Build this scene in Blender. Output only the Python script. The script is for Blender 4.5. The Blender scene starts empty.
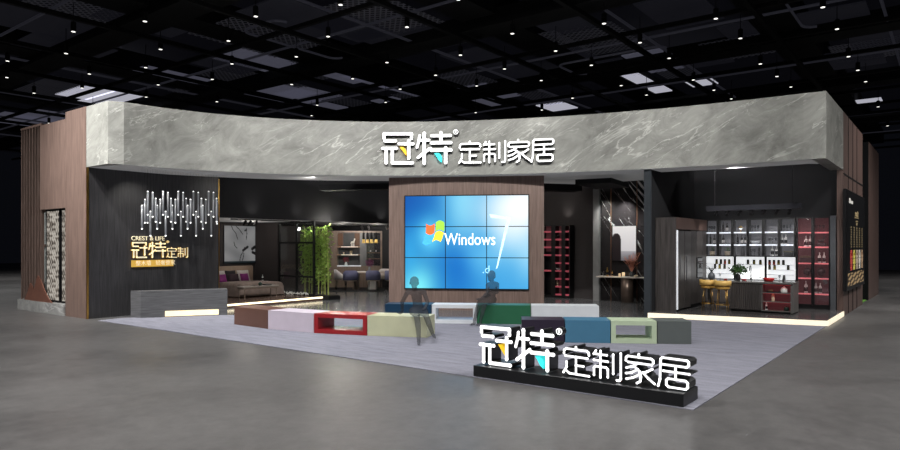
import bpy, math, random
from mathutils import Vector, Matrix
random.seed(7)
C = bpy.context.scene.collection
# ---------------------------------------------------------------- camera frame (world x runs along the right booth wall, y along the left one)
H, F, CX, HY = 1.9, 657.0, 450.0, 245.0
A = math.atan2(.6093, .7929)
c, s = math.cos(A), math.sin(A)
RZC = A - math.pi/2
def at(px, t):                       # ground point seen at picture column px and depth t
    r = (px-CX)/F*t
    return (c*t+s*r, s*t-c*r)
def yx(px, x):
    k = (px-CX)/F
    return x*(s-k*c)/(c+k*s)
def xy(px, y):
    k = (px-CX)/F
    return y*(c+k*s)/(s-k*c)
def zat(x, y, py):
    return H+(HY-py)*(x*c+y*s)/F
# ---------------------------------------------------------------- materials
def lin(v):
    v /= 255.0
    return v/12.92 if v <= .04045 else ((v+.055)/1.055)**2.4
def col(rgb): return (lin(rgb[0]), lin(rgb[1]), lin(rgb[2]), 1)
class NT:
    def __init__(self, name):
        self.m = bpy.data.materials.new(name); self.m.use_nodes = True
        self.t = self.m.node_tree; self.n = self.t.nodes
        self.b = self.n['Principled BSDF']; self.out = self.n['Material Output']
    def node(self, kind, **kw):
        n = self.n.new(kind)
        for k, v in kw.items():
            if k in n.inputs: n.inputs[k].default_value = v
            else: setattr(n, k, v)
        return n
    def link(self, a, b): self.t.links.new(a, b)
    def coord(self, scale=(1,1,1), rot=(0,0,0)):
        tc = self.node('ShaderNodeTexCoord'); mp = self.node('ShaderNodeMapping')
        mp.inputs['Scale'].default_value = scale; mp.inputs['Rotation'].default_value = rot
        self.link(tc.outputs['Object'], mp.inputs['Vector']); return mp.outputs['Vector']
    def ramp(self, fac, stops):
        r = self.node('ShaderNodeValToRGB'); e = r.color_ramp.elements
        while len(e) < len(stops): e.new(.5)
        for i, (p, q) in enumerate(stops): e[i].position = p; e[i].color = q
        self.link(fac, r.inputs['Fac']); return r.outputs['Color']
MATS = {}
def pm(name, rgb, rough=.5, metal=0., var=.12, scale=4., emit=None, es=0., stretch=(1,1,1), spec=.5):
    if name in MATS: return MATS[name]
    k = NT(name); v = k.coord(stretch)
    no = k.node('ShaderNodeTexNoise', Scale=scale, Detail=4.)
    k.link(v, no.inputs['Vector'])
    a = col(rgb); lo = tuple(x*(1-var) for x in a[:3])+(1,); hi = tuple(min(1, x*(1+var)) for x in a[:3])+(1,)
    k.link(k.ramp(no.outputs['Fac'], [(.3, lo), (.7, hi)]), k.b.inputs['Base Color'])
    k.b.inputs['Roughness'].default_value = rough; k.b.inputs['Metallic'].default_value = metal
    k.b.inputs['Specular IOR Level'].default_value = spec
    if emit:
        k.b.inputs['Emission Color'].default_value = col(emit); k.b.inputs['Emission Strength'].default_value = es
    MATS[name] = k.m; return k.m
def glow(name, rgb, st):
    return pm(name, rgb, .6, emit=rgb, es=st)
def wood(name, dark, light, rough=.45, sc=(9, 9, .45)):
    k = NT(name); v = k.coord(sc)
    n1 = k.node('ShaderNodeTexNoise', Scale=3., Detail=6., Roughness=.65); k.link(v, n1.inputs['Vector'])
    k.link(k.ramp(n1.outputs['Fac'], [(.3, col(dark)), (.72, col(light))]), k.b.inputs['Base Color'])
    k.b.inputs['Roughness'].default_value = rough; MATS[name] = k.m; return k.m
def stone(name, base_lo, base_hi, vein, sc, rot, width=.02, rough=.35, base_sc=1.2, str_=1., vdist=.6, spec=.5):
    k = NT(name)
    v0 = k.coord((base_sc,)*3, rot)
    n0 = k.node('ShaderNodeTexNoise', Scale=1.6, Detail=9., Roughness=.68, Distortion=.6); k.link(v0, n0.inputs['Vector'])
    base = k.ramp(n0.outputs['Fac'], [(.28, col(base_lo)), (.72, col(base_hi))])
    cur = base
    for i, mul in enumerate((1., 2.1)):
        v = k.coord(tuple(x*mul for x in sc), rot)
        n = k.node('ShaderNodeTexNoise', Scale=1., Detail=3., Roughness=.5, Distortion=vdist); k.link(v, n.inputs['Vector'])
        m1 = k.node('ShaderNodeMath', operation='SUBTRACT'); k.link(n.outputs['Fac'], m1.inputs[0]); m1.inputs[1].default_value = .5+.03*i
        m2 = k.node('ShaderNodeMath', operation='ABSOLUTE'); k.link(m1.outputs[0], m2.inputs[0])
        fac = k.ramp(m2.outputs[0], [(0., (str_, str_, str_, 1)), (width/(1+i), (0, 0, 0, 1))])
        gate = k.node('ShaderNodeTexNoise', Scale=.9+.6*i, Detail=2.); k.link(k.coord((1,1,1), (i, 1, 2)), gate.inputs['Vector'])
        g = k.ramp(gate.outputs['Fac'], [(.42, (0,0,0,1)), (.62, (1,1,1,1))])
        mm = k.node('ShaderNodeMath', operation='MULTIPLY'); k.link(fac, mm.inputs[0]); k.link(g, mm.inputs[1])
        mx = k.node('ShaderNodeMix', data_type='RGBA'); k.link(mm.outputs[0], mx.inputs[0]); k.link(cur, mx.inputs[6]); mx.inputs[7].default_value = col(vein)
        cur = mx.outputs[2]
    k.link(cur, k.b.inputs['Base Color']); k.b.inputs['Roughness'].default_value = rough
    k.b.inputs['Specular IOR Level'].default_value = spec
    MATS[name] = k.m; return k.m
def glass(name, tint=(235, 235, 235), fac=.06, rough=.05, body=None, bodyfac=0.):
    k = NT(name); k.n.remove(k.b)
    tr = k.node('ShaderNodeBsdfTransparent', Color=col(tint)); gl = k.node('ShaderNodeBsdfGlossy', Roughness=rough)
    no = k.node('ShaderNodeTexNoise', Scale=2.); k.link(k.coord(), no.inputs['Vector'])
    rr = k.ramp(no.outputs['Fac'], [(.3, (fac*.8,)*3+(1,)), (.7, (fac*1.2,)*3+(1,))])
    mx = k.node('ShaderNodeMixShader'); k.link(rr, mx.inputs[0]); k.link(tr.outputs[0], mx.inputs[1]); k.link(gl.outputs[0], mx.inputs[2])
    last = mx
    if body:
        df = k.node('ShaderNodeBsdfDiffuse', Color=col(body)); m2 = k.node('ShaderNodeMixShader'); m2.inputs[0].default_value = bodyfac
        k.link(mx.outputs[0], m2.inputs[1]); k.link(df.outputs[0], m2.inputs[2]); last = m2
    k.link(last.outputs[0], k.out.inputs['Surface']); MATS[name] = k.m; return k.m
def vcol(name, rough=.5, es=0.):
    k = NT(name); a = k.node('ShaderNodeAttribute', attribute_name='Col')
    k.link(a.outputs['Color'], k.b.inputs['Base Color']); k.b.inputs['Roughness'].default_value = rough
    if es:
        k.link(a.outputs['Color'], k.b.inputs['Emission Color']); k.b.inputs['Emission Strength'].default_value = es
        k.b.inputs['Base Color'].default_value = (0,0,0,1); k.t.links.remove(k.b.inputs['Base Color'].links[0])
    MATS[name] = k.m; return k.m

def concrete():
    k = NT('polished_concrete')
    v = k.coord((.35, .35, .35)); n1 = k.node('ShaderNodeTexNoise', Scale=1., Detail=8., Roughness=.62, Distortion=.5); k.link(v, n1.inputs['Vector'])
    n2 = k.node('ShaderNodeTexNoise', Scale=14., Detail=8., Roughness=.75); k.link(v, n2.inputs['Vector'])
    mx = k.node('ShaderNodeMix', data_type='FLOAT'); mx.inputs[0].default_value = .45
    k.link(n1.outputs['Fac'], mx.inputs[2]); k.link(n2.outputs['Fac'], mx.inputs[3])
    k.link(k.ramp(mx.outputs[0], [(.32, col((66, 65, 65))), (.68, col((106, 104, 103)))]), k.b.inputs['Base Color'])
    k.link(k.ramp(n1.outputs['Fac'], [(.3, (.32,)*3+(1,)), (.7, (.5,)*3+(1,))]), k.b.inputs['Roughness'])
    k.b.inputs['Specular IOR Level'].default_value = .35
    return k.m
def carpet():
    k = NT('grey_carpet')
    n1 = k.node('ShaderNodeTexNoise', Scale=2.4, Detail=6., Roughness=.7, Distortion=.3); k.link(k.coord((3.6, .6, 1), (0, 0, .55)), n1.inputs['Vector'])
    n2 = k.node('ShaderNodeTexNoise', Scale=60., Detail=3.); k.link(k.coord(), n2.inputs['Vector'])
    mx = k.node('ShaderNodeMix', data_type='FLOAT'); mx.inputs[0].default_value = .3
    k.link(n1.outputs['Fac'], mx.inputs[2]); k.link(n2.outputs['Fac'], mx.inputs[3])
    k.link(k.ramp(mx.outputs[0], [(.3, col((112, 112, 122))), (.7, col((150, 150, 161)))]), k.b.inputs['Base Color'])
    bp = k.node('ShaderNodeBump', Strength=.25, Distance=.01); k.link(n2.outputs['Fac'], bp.inputs['Height']); k.link(bp.outputs['Normal'], k.b.inputs['Normal'])
    k.b.inputs['Roughness'].default_value = .95; k.b.inputs['Specular IOR Level'].default_value = .1
    return k.m
def lattice_mat():
    k = NT('wire_lattice')
    tc = k.node('ShaderNodeTexCoord'); mp = k.node('ShaderNodeMapping'); mp.inputs['Rotation'].default_value = (0, 0, .785)
    k.link(tc.outputs['Object'], mp.inputs['Vector'])
    sp = k.node('ShaderNodeSeparateXYZ'); k.link(mp.outputs[0], sp.inputs[0])
    fs = []
    for a in ('X', 'Y'):
        m = k.node('ShaderNodeMath', operation='MULTIPLY'); k.link(sp.outputs[a], m.inputs[0]); m.inputs[1].default_value = 5.5
        f = k.node('ShaderNodeMath', operation='FRACT'); k.link(m.outputs[0], f.inputs[0])
        g = k.node('ShaderNodeMath', operation='LESS_THAN'); k.link(f.outputs[0], g.inputs[0]); g.inputs[1].default_value = .3
        fs.append(g)
    mxm = k.node('ShaderNodeMath', operation='MAXIMUM'); k.link(fs[0].outputs[0], mxm.inputs[0]); k.link(fs[1].outputs[0], mxm.inputs[1])
    k.link(mxm.outputs[0], k.b.inputs['Alpha'])
    k.b.inputs['Base Color'].default_value = col((120, 120, 128)); k.b.inputs['Emission Color'].default_value = col((120, 120, 135))
    k.b.inputs['Emission Strength'].default_value = .035  # weak emission stands in for light on the wires
    return k.m
M_CONC = concrete(); M_CARP = carpet(); M_LATT = lattice_mat()
M_TILE = stone('glossy_grey_tile', (92, 92, 94), (116, 116, 117), (130, 130, 132), (.5, .5, .5), (0, 0, .4), .01, .16, .6, .4)
def veined(name, lo, hi, vein, plan, tilt, stretch, width, rough, layers=((1., .5), (2.3, .52)), base_sc=1.5, amount=.8, dist=.35):
    """stone whose veins run slantwise in a vertical plane: plan turns the plane's run onto x, tilt slants the veins"""
    k = NT(name)
    tc = k.node('ShaderNodeTexCoord'); m1 = k.node('ShaderNodeMapping'); m1.inputs['Rotation'].default_value = (0, 0, plan); k.link(tc.outputs['Object'], m1.inputs[0])
    m2 = k.node('ShaderNodeMapping'); m2.inputs['Rotation'].default_value = (0, tilt, 0); k.link(m1.outputs[0], m2.inputs[0])
    def mapped(sc):
        m = k.node('ShaderNodeMapping'); m.inputs['Scale'].default_value = sc; k.link(m2.outputs[0], m.inputs[0]); return m.outputs[0]
    n0 = k.node('ShaderNodeTexNoise', Scale=base_sc, Detail=10., Roughness=.72, Distortion=.8); k.link(mapped((.5, .8, 1.1)), n0.inputs['Vector'])
    cur = k.ramp(n0.outputs['Fac'], [(.25, col(lo)), (.75, col(hi))])
    for i, (f_, cen) in enumerate(layers):
        n = k.node('ShaderNodeTexNoise', Scale=1., Detail=5., Roughness=.55, Distortion=dist); k.link(mapped(tuple(x*f_ for x in stretch)), n.inputs['Vector'])
        a1 = k.node('ShaderNodeMath', operation='SUBTRACT'); k.link(n.outputs['Fac'], a1.inputs[0]); a1.inputs[1].default_value = cen
        a2 = k.node('ShaderNodeMath', operation='ABSOLUTE'); k.link(a1.outputs[0], a2.inputs[0])
        fac = k.ramp(a2.outputs[0], [(0., (amount,)*3+(1,)), (width/(1+.3*i), (0, 0, 0, 1))])
        g_ = k.node('ShaderNodeTexNoise', Scale=.7+.5*i, Detail=3.); k.link(mapped((.6, 1, 1.2)), g_.inputs['Vector'])
        g = k.ramp(g_.outputs['Fac'], [(.45, (0, 0, 0, 1)), (.62, (1, 1, 1, 1))])
        mm = k.node('ShaderNodeMath', operation='MULTIPLY'); k.link(fac, mm.inputs[0]); k.link(g, mm.inputs[1])
        mx = k.node('ShaderNodeMix', data_type='RGBA'); k.link(mm.outputs[0], mx.inputs[0]); k.link(cur, mx.inputs[6]); mx.inputs[7].default_value = col(vein); cur = mx.outputs[2]
    k.link(cur, k.b.inputs['Base Color']); k.b.inputs['Roughness'].default_value = rough; MATS[name] = k.m; return k.m
M_STONE = veined('grey_marble', (100, 100, 96), (176, 176, 170), (214, 214, 208), .976, .55, (.22, .5, 1.5), .011, .42, amount=.8)
M_BMARB = veined('black_marble', (15, 14, 15), (36, 34, 35), (235, 235, 232), 1.571, -.95, (.12, .5, 1.6), .010, .2, layers=((1., .5), (1.9, .5)), amount=1.)
M_PLINTH = stone('stone_plinth', (120, 121, 120), (165, 165, 163), (200, 200, 200), (.6, .6, 1.5), (.2, .4, 0), .02, .5, 2.)
M_WALNUT = wood('walnut_panel', (94, 77, 70), (134, 112, 103))
M_WALNUT_D = wood('dark_walnut_panel', (70, 55, 50), (112, 90, 83))
M_BLKWOOD = wood('black_oak', (44, 43, 45), (76, 75, 77), .42)
M_DKWOOD = wood('smoked_oak', (46, 42, 41), (84, 79, 77), .4, (12, 12, .5))
M_DESK = wood('grey_desk_veneer', (70, 70, 72), (104, 104, 106), .45, (.7, .7, 14))
M_BEDFLOOR = wood('brown_floor_boards', (74, 56, 48), (110, 88, 76), .25, (1, 9, 9))
M_CABWOOD = wood('light_walnut_cabinet', (98, 84, 74), (132, 115, 103), .45)
M_BLACK = pm('matt_black', (20, 20, 22), .7, spec=.2)
M_BLKWALL = pm('black_plaster', (42, 42, 44), .9, var=.06, scale=.7, spec=.08)
M_GREYWALL = pm('charcoal_plaster', (66, 62, 62), .9, var=.06, scale=.7, spec=.1)
M_HALLWALL = pm('dark_hall_wall', (30, 32, 40), .9, emit=(76, 80, 96), es=.03)  # slight emission in place of hall light reaching the far walls
M_ROOF = pm('dark_roof', (22, 22, 27), .9, emit=(60, 60, 74), es=.035)  # faint emission paints in stray light on the roof
M_SOFF = pm('pale_soffit', (190, 190, 190), .7, var=.04, emit=(190, 190, 190), es=.12)  # emission stands in for bounce light from the floor
M_STEEL = pm('brushed_steel', (150, 150, 152), .3, 1.)
M_GOLD = pm('brushed_gold', (214, 170, 88), .28, 1.)
M_WHITE = pm('white_lacquer', (232, 236, 238), .35, var=.03)
M_GLASS = glass('clear_glass', (243, 245, 245), .05)
M_SMOKE = glass('smoked_glass', (240, 240, 242), .05, body=(140, 140, 142), bodyfac=.06)
M_WARM = glow('warm_light_strip', (255, 238, 200), 2.0)
M_WARM2 = glow('platform_edge_glow', (255, 240, 214), .68)
M_LETTER = glow('white_letter_face', (255, 255, 255), 1.15)
M_LETSIDE = pm('black_letter_side', (16, 17, 20), .35)
M_LAMP = glow('lamp_glow', (255, 252, 244), 1.6)
# ---------------------------------------------------------------- mesh builder
class MB:
    def __init__(self): self.v = []; self.f = []; self.mi = []
    def add(self, vs, fs, mi=0):
        o = len(self.v); self.v += [tuple(p) for p in vs]
        for q in fs: self.f.append(tuple(i+o for i in q)); self.mi.append(mi)
        return self
    def box(self, x0, x1, y0, y1, z0, z1, mi=0, bev=0):
        if bev:
            b = min(bev, (x1-x0)/2.01, (y1-y0)/2.01, (z1-z0)/2.01)
            X, Y, Z = (x0, x1), (y0, y1), (z0, z1)
            vs = []; ix = {}
            for i in (0, 1):
                for j in (0, 1):
                    for k in (0, 1):
                        sx, sy, sz = (1, -1)[i], (1, -1)[j], (1, -1)[k]
                        for ax in range(3):
                            p = [X[i]+sx*b, Y[j]+sy*b, Z[k]+sz*b]; p[ax] = (X[i], Y[j], Z[k])[ax]
                            ix[(i, j, k, ax)] = len(vs); vs.append(p)
            fs = []
            for i in (0, 1): fs.append([ix[(i, j, k, 0)] for j, k in ((0,0),(1,0),(1,1),(0,1))])
            for i in (0, 1): fs.append([ix[(j, i, k, 1)] for j, k in ((0,0),(1,0),(1,1),(0,1))])
            for i in (0, 1): fs.append([ix[(j, k, i, 2)] for j, k in ((0,0),(1,0),(1,1),(0,1))])
            for j in (0, 1):
                for k in (0, 1):
                    fs.append([ix[(0,j,k,1)], ix[(1,j,k,1)], ix[(1,j,k,2)], ix[(0,j,k,2)]])
                    fs.append([ix[(j,0,k,0)], ix[(j,1,k,0)], ix[(j,1,k,2)], ix[(j,0,k,2)]])
                    fs.append([ix[(j,k,0,0)], ix[(j,k,1,0)], ix[(j,k,1,1)], ix[(j,k,0,1)]])
            for i in (0, 1):
                for j in (0, 1):
                    for k in (0, 1): fs.append([ix[(i,j,k,a)] for a in range(3)])
            return self.add(vs, fs, mi)
        vs = [(x, y, z) for x in (x0, x1) for y in (y0, y1) for z in (z0, z1)]
        return self.add(vs, [(0,1,3,2), (4,6,7,5), (0,4,5,1), (2,3,7,6), (0,2,6,4), (1,5,7,3)], mi)
    def prism(self, poly, z0, z1, mi=0, top=None):
        n = len(poly); t = top or poly
        vs = [(p[0], p[1], z0) for p in poly]+[(p[0], p[1], z1) for p in t]
        fs = [tuple(range(n-1, -1, -1)), tuple(range(n, 2*n))]+[(i, (i+1) % n, n+(i+1) % n, n+i) for i in range(n)]
        return self.add(vs, fs, mi)
    def strip(self, a, b, z0, z1, mi=0):          # wall body between two plan polylines of the same length
        n = len(a)
        vs = [(p[0], p[1], z) for z in (z0, z1) for p in a]+[(p[0], p[1], z) for z in (z0, z1) for p in b]
        fs = []
        for i in range(n-1):
            fs += [(i, i+1, n+i+1, n+i), (2*n+i+1, 2*n+i, 3*n+i, 3*n+i+1), (i+1, i, 2*n+i, 2*n+i+1), (n+i, n+i+1, 3*n+i+1, 3*n+i)]
        fs += [(0, n, 3*n, 2*n), (n-1, 3*n-1, 4*n-1, 2*n-1)]
        return self.add(vs, fs, mi)
    def lathe(self, prof, x=0, y=0, z=0, n=16, mi=0):
        vs = []; fs = []
        for r, h in prof:
            for i in range(n):
                a = 2*math.pi*i/n; vs.append((x+r*math.cos(a), y+r*math.sin(a), z+h))
        for j in range(len(prof)-1):
            for i in range(n): fs.append((j*n+i, j*n+(i+1) % n, (j+1)*n+(i+1) % n, (j+1)*n+i))
        fs.append(tuple(range(n-1, -1, -1))); fs.append(tuple(range((len(prof)-1)*n, len(prof)*n)))
        return self.add(vs, fs, mi)
    def tube(self, pts, r, n=8, mi=0, r1=None):
        pts = [Vector(p) for p in pts]; vs = []; fs = []
        m = len(pts)
        for j, p in enumerate(pts):
            d = (pts[min(j+1, m-1)]-pts[max(j-1, 0)]).normalized()
            u = d.cross(Vector((0, 0, 1)) if abs(d.z) < .9 else Vector((1, 0, 0))).normalized(); w = d.cross(u)
            rr = r if r1 is None else r+(r1-r)*j/(m-1)
            for i in range(n):
                a = 2*math.pi*i/n; vs.append(p+u*rr*math.cos(a)+w*rr*math.sin(a))
        for j in range(m-1):
            for i in range(n): fs.append((j*n+i, j*n+(i+1) % n, (j+1)*n+(i+1) % n, (j+1)*n+i))
        fs.append(tuple(range(n-1, -1, -1))); fs.append(tuple(range((m-1)*n, m*n)))
        return self.add(vs, fs, mi)
    def ball(self, p, r, n=12, mi=0, sc=(1,1,1)):
        k = n//2; prof = [(max(1e-4, r*math.sin(math.pi*i/k)), -r*math.cos(math.pi*i/k)) for i in range(k+1)]
        o = len(self.v); self.lathe(prof, 0, 0, 0, n, mi)
        for i in range(o, len(self.v)):
            v = self.v[i]; self.v[i] = (p[0]+v[0]*sc[0], p[1]+v[1]*sc[1], p[2]+v[2]*sc[2])
        return self
    def caps(self, p0, r0, p1, r1, n=14):          # tapered capsule
        p0, p1 = Vector(p0), Vector(p1); d = p1-p0
        L = d.length; d = d/L if L > 1e-6 else Vector((0, 0, 1))
        u = d.cross(Vector((0, 0, 1)) if abs(d.z) < .9 else Vector((1, 0, 0))).normalized(); w = d.cross(u)
        rings = [(p0-d*r0*math.cos(a), max(1e-4, r0*math.sin(a))) for a in [math.pi/2*i/4 for i in range(5)]]
        rings += [(p1+d*r1*math.sin(a), max(1e-4, r1*math.cos(a))) for a in [math.pi/2*i/4 for i in range(5)]]
        vs = []; fs = []
        for q, r in rings:
            for i in range(n):
                a = 2*math.pi*i/n; vs.append(q+u*r*math.cos(a)+w*r*math.sin(a))
        for j in range(len(rings)-1):
            for i in range(n): fs.append((j*n+i, j*n+(i+1) % n, (j+1)*n+(i+1) % n, (j+1)*n+i))
        fs.append(tuple(range(n-1, -1, -1))); fs.append(tuple(range((len(rings)-1)*n, len(rings)*n)))
        return self.add(vs, fs)
    def mapv(self, fn, start=0):
        self.v[start:] = [tuple(fn(p)) for p in self.v[start:]]; return self
    def mesh(self, name, mats, smooth=False):
        me = bpy.data.meshes.new(name); me.from_pydata([tuple(p) for p in self.v], [], self.f)
        for m in (mats if isinstance(mats, (list, tuple)) else [mats]): me.materials.append(m)
        for p, i in zip(me.polygons, self.mi): p.material_index = i
        if smooth:
            for p in me.polygons: p.use_smooth = True
        me.update()
        import bmesh
        b = bmesh.new(); b.from_mesh(me); bmesh.ops.recalc_face_normals(b, faces=b.faces); b.to_mesh(me); b.free()
        return me
    def obj(self, name, mats, parent=None, smooth=False, world=True, label=None):
        """one mesh object; world=True: the coordinates are world ones and are moved into the (unrotated) parent's frame"""
        if parent is not None and world:
            q = Vector((0, 0, 0)); p = parent
            while p is not None: q = q+Vector(p.location); p = p.parent
            self.mapv(lambda v: (v[0]-q.x, v[1]-q.y, v[2]-q.z))
        o = bpy.data.objects.new(name, self.mesh(name, mats, smooth)); C.objects.link(o)
        if parent is not None: o.parent = parent
        if label: o['label'] = label
        return o
def thing(name, label, cat, loc=(0,0,0), rz=0., group=None):
    o = bpy.data.objects.new(name, None); C.objects.link(o); o.location = loc; o.rotation_euler = (0, 0, rz)
    return tag(o, label, cat, group)
def tag(o, label, cat, group=None):
    o['label'] = label; o['category'] = cat
    if group: o['group'] = group
    return o
def struct(name, mb, mats, smooth=False):
    o = mb.obj(name, mats, None, smooth); o['kind'] = 'structure'; return o
def solo(name, mb, mats, label, cat, loc, rz=0, group=None, smooth=False):
    """a thing that is one mesh, in its own coordinates"""
    o = mb.obj(name, mats, None, smooth); o.location = loc; o.rotation_euler = (0, 0, rz); return tag(o, label, cat, group)
def copy_tree(o, parent=None):
    n = o.copy(); C.objects.link(n); n.parent = parent
    for ch in list(o.children): copy_tree(ch, n)
    return n
def grid_panel(name, o, e1, e2, nu, nv, fn, mat, parent=None):
    """flat panel with a colour per vertex; fn(u, v) -> sRGB, u to the right, v down"""
    o, e1, e2 = Vector(o), Vector(e1), Vector(e2)
    base = Vector((0, 0, 0))
    if parent is not None: base = Vector(parent.location)
    vs = [o+e1*(i/nu)+e2*(j/nv)-base for j in range(nv+1) for i in range(nu+1)]
    fs = [(j*(nu+1)+i, (j+1)*(nu+1)+i, (j+1)*(nu+1)+i+1, j*(nu+1)+i+1) for j in range(nv) for i in range(nu)]
    me = bpy.data.meshes.new(name); me.from_pydata([tuple(v) for v in vs], [], fs); me.materials.append(mat)
    ca = me.color_attributes.new('Col', 'FLOAT_COLOR', 'POINT')
    for j in range(nv+1):
        for i in range(nu+1): ca.data[j*(nu+1)+i].color = col(fn(i/nu, j/nv))
    ob = bpy.data.objects.new(name, me); C.objects.link(ob); ob.parent = parent
    return ob
def text_mb(txt, size, fnmap, depth=.004):
    cu = bpy.data.curves.new('t', 'FONT'); cu.body = txt; cu.size = size; cu.extrude = depth; cu.resolution_u = 3
    o = bpy.data.objects.new('t', cu); C.objects.link(o)
    dg = bpy.context.evaluated_depsgraph_get(); me = o.evaluated_get(dg).to_mesh()
    mb = MB(); mb.add([fnmap(v.co) for v in me.vertices], [tuple(p.vertices) for p in me.polygons])
    o.evaluated_get(dg).to_mesh_clear(); bpy.data.objects.remove(o); bpy.data.curves.remove(cu)
    return mb
def lerp(a, b, t): return tuple(x+(y-x)*t for x, y in zip(a, b))
# ---------------------------------------------------------------- the hall
X0, Y0 = 7.68, 2.35
struct('floor', MB().box(-30, 62, -30, 80, -.2, 0), M_CONC)
struct('ceiling', MB().box(-30, 62, -30, 80, 11.6, 11.8), M_ROOF)
struct('wall_back', MB().box(-30, 62, 78.5, 78.8, 0, 11.6), M_HALLWALL)
struct('wall_right', MB().box(60, 60.3, -30, 80, 0, 11.6), M_HALLWALL)
struct('wall_left', MB().box(-30, -29.7, -30, 80, 0, 11.6), M_HALLWALL)
struct('wall_front', MB().box(-30, 62, -30, -29.7, 0, 11.6), M_HALLWALL)
tn = [0]
def trim(mb, m=M_ROOF):
    tn[0] += 1; return struct('trim_%d' % tn[0], mb, m)
M_BEAM = pm('black_beam', (11, 11, 13), .8)
M_PIPE = pm('dim_steel_pipe', (74, 74, 82), .4, .6, emit=(90, 90, 104), es=.1)  # emission painted in so that the pipes look lit
for y in (-3, 5, 13, 21.5, 30, 40, 52): trim(MB().box(-6, 60, y-.7, y+.7, 9.7, 10.6), M_BEAM)
for x in (4, 11.5, 19, 27, 36, 47): trim(MB().box(x-.5, x+.5, -12, 66, 9.35, 9.9), M_BEAM)
for i in range(16): trim(MB().box(-4, 60, i*4.3-8.1, i*4.3-7.95, 9.0, 9.14), M_BEAM)
for i in range(17): trim(MB().box(i*3.7-.5, i*3.7-.36, -10, 64, 9.15, 9.28), M_BEAM)
for i in range(9): trim(MB().tube([(-4, i*7.1-5.3, 9.45), (58, i*7.1-5.3, 9.45)], .05, 6), M_PIPE)
for i in range(8): trim(MB().tube([(i*7.4+1.7, -9, 9.62), (i*7.4+1.7, 62, 9.62)], .05, 6), M_PIPE)
for k, (x, y, w, h, r) in enumerate(((6.5, 14.5, 3.4, 1.3, .4), (13.5, 8.5, 1.3, 3.6, .4), (21, 2.5, 3.8, 1.2, .4), (14, 18, 3.6, 1.2, .4), (24.5, 9, 1.2, 3.6, .4))):
    pts = []                                              # bent conduits
    for cx_, cy_, a0 in ((x+w, y+h, 0), (x, y+h, 90), (x, y, 180)):
        for a in (0, 30, 60, 90):
            q = math.radians(a0+a); pts.append((cx_+r*math.cos(q), cy_+r*math.sin(q), 9.3))
    trim(MB().tube(pts, .045, 6), M_PIPE)
# suspended ceiling panels, emission tiers stand in for the light on them
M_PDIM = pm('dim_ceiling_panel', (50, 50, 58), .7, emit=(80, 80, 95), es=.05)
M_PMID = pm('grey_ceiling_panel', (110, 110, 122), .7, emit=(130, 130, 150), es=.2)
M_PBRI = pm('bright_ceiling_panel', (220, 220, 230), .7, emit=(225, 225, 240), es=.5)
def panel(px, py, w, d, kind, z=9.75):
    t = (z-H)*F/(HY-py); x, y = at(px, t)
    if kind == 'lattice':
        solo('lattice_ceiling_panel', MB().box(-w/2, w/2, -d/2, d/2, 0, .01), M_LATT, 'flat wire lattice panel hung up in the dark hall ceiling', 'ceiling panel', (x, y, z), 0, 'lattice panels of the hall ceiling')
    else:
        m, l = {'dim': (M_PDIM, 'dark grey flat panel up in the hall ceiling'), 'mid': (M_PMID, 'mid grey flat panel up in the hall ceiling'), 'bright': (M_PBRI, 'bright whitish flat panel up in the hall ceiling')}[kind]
        solo('ceiling_panel', MB().box(-w/2, w/2, -d/2, d/2, 0, .05), m, l, 'ceiling panel', (x, y, z), 0, {'dim': 'dark ceiling panels', 'mid': 'grey ceiling panels', 'bright': 'bright ceiling panels'}[kind])
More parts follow.
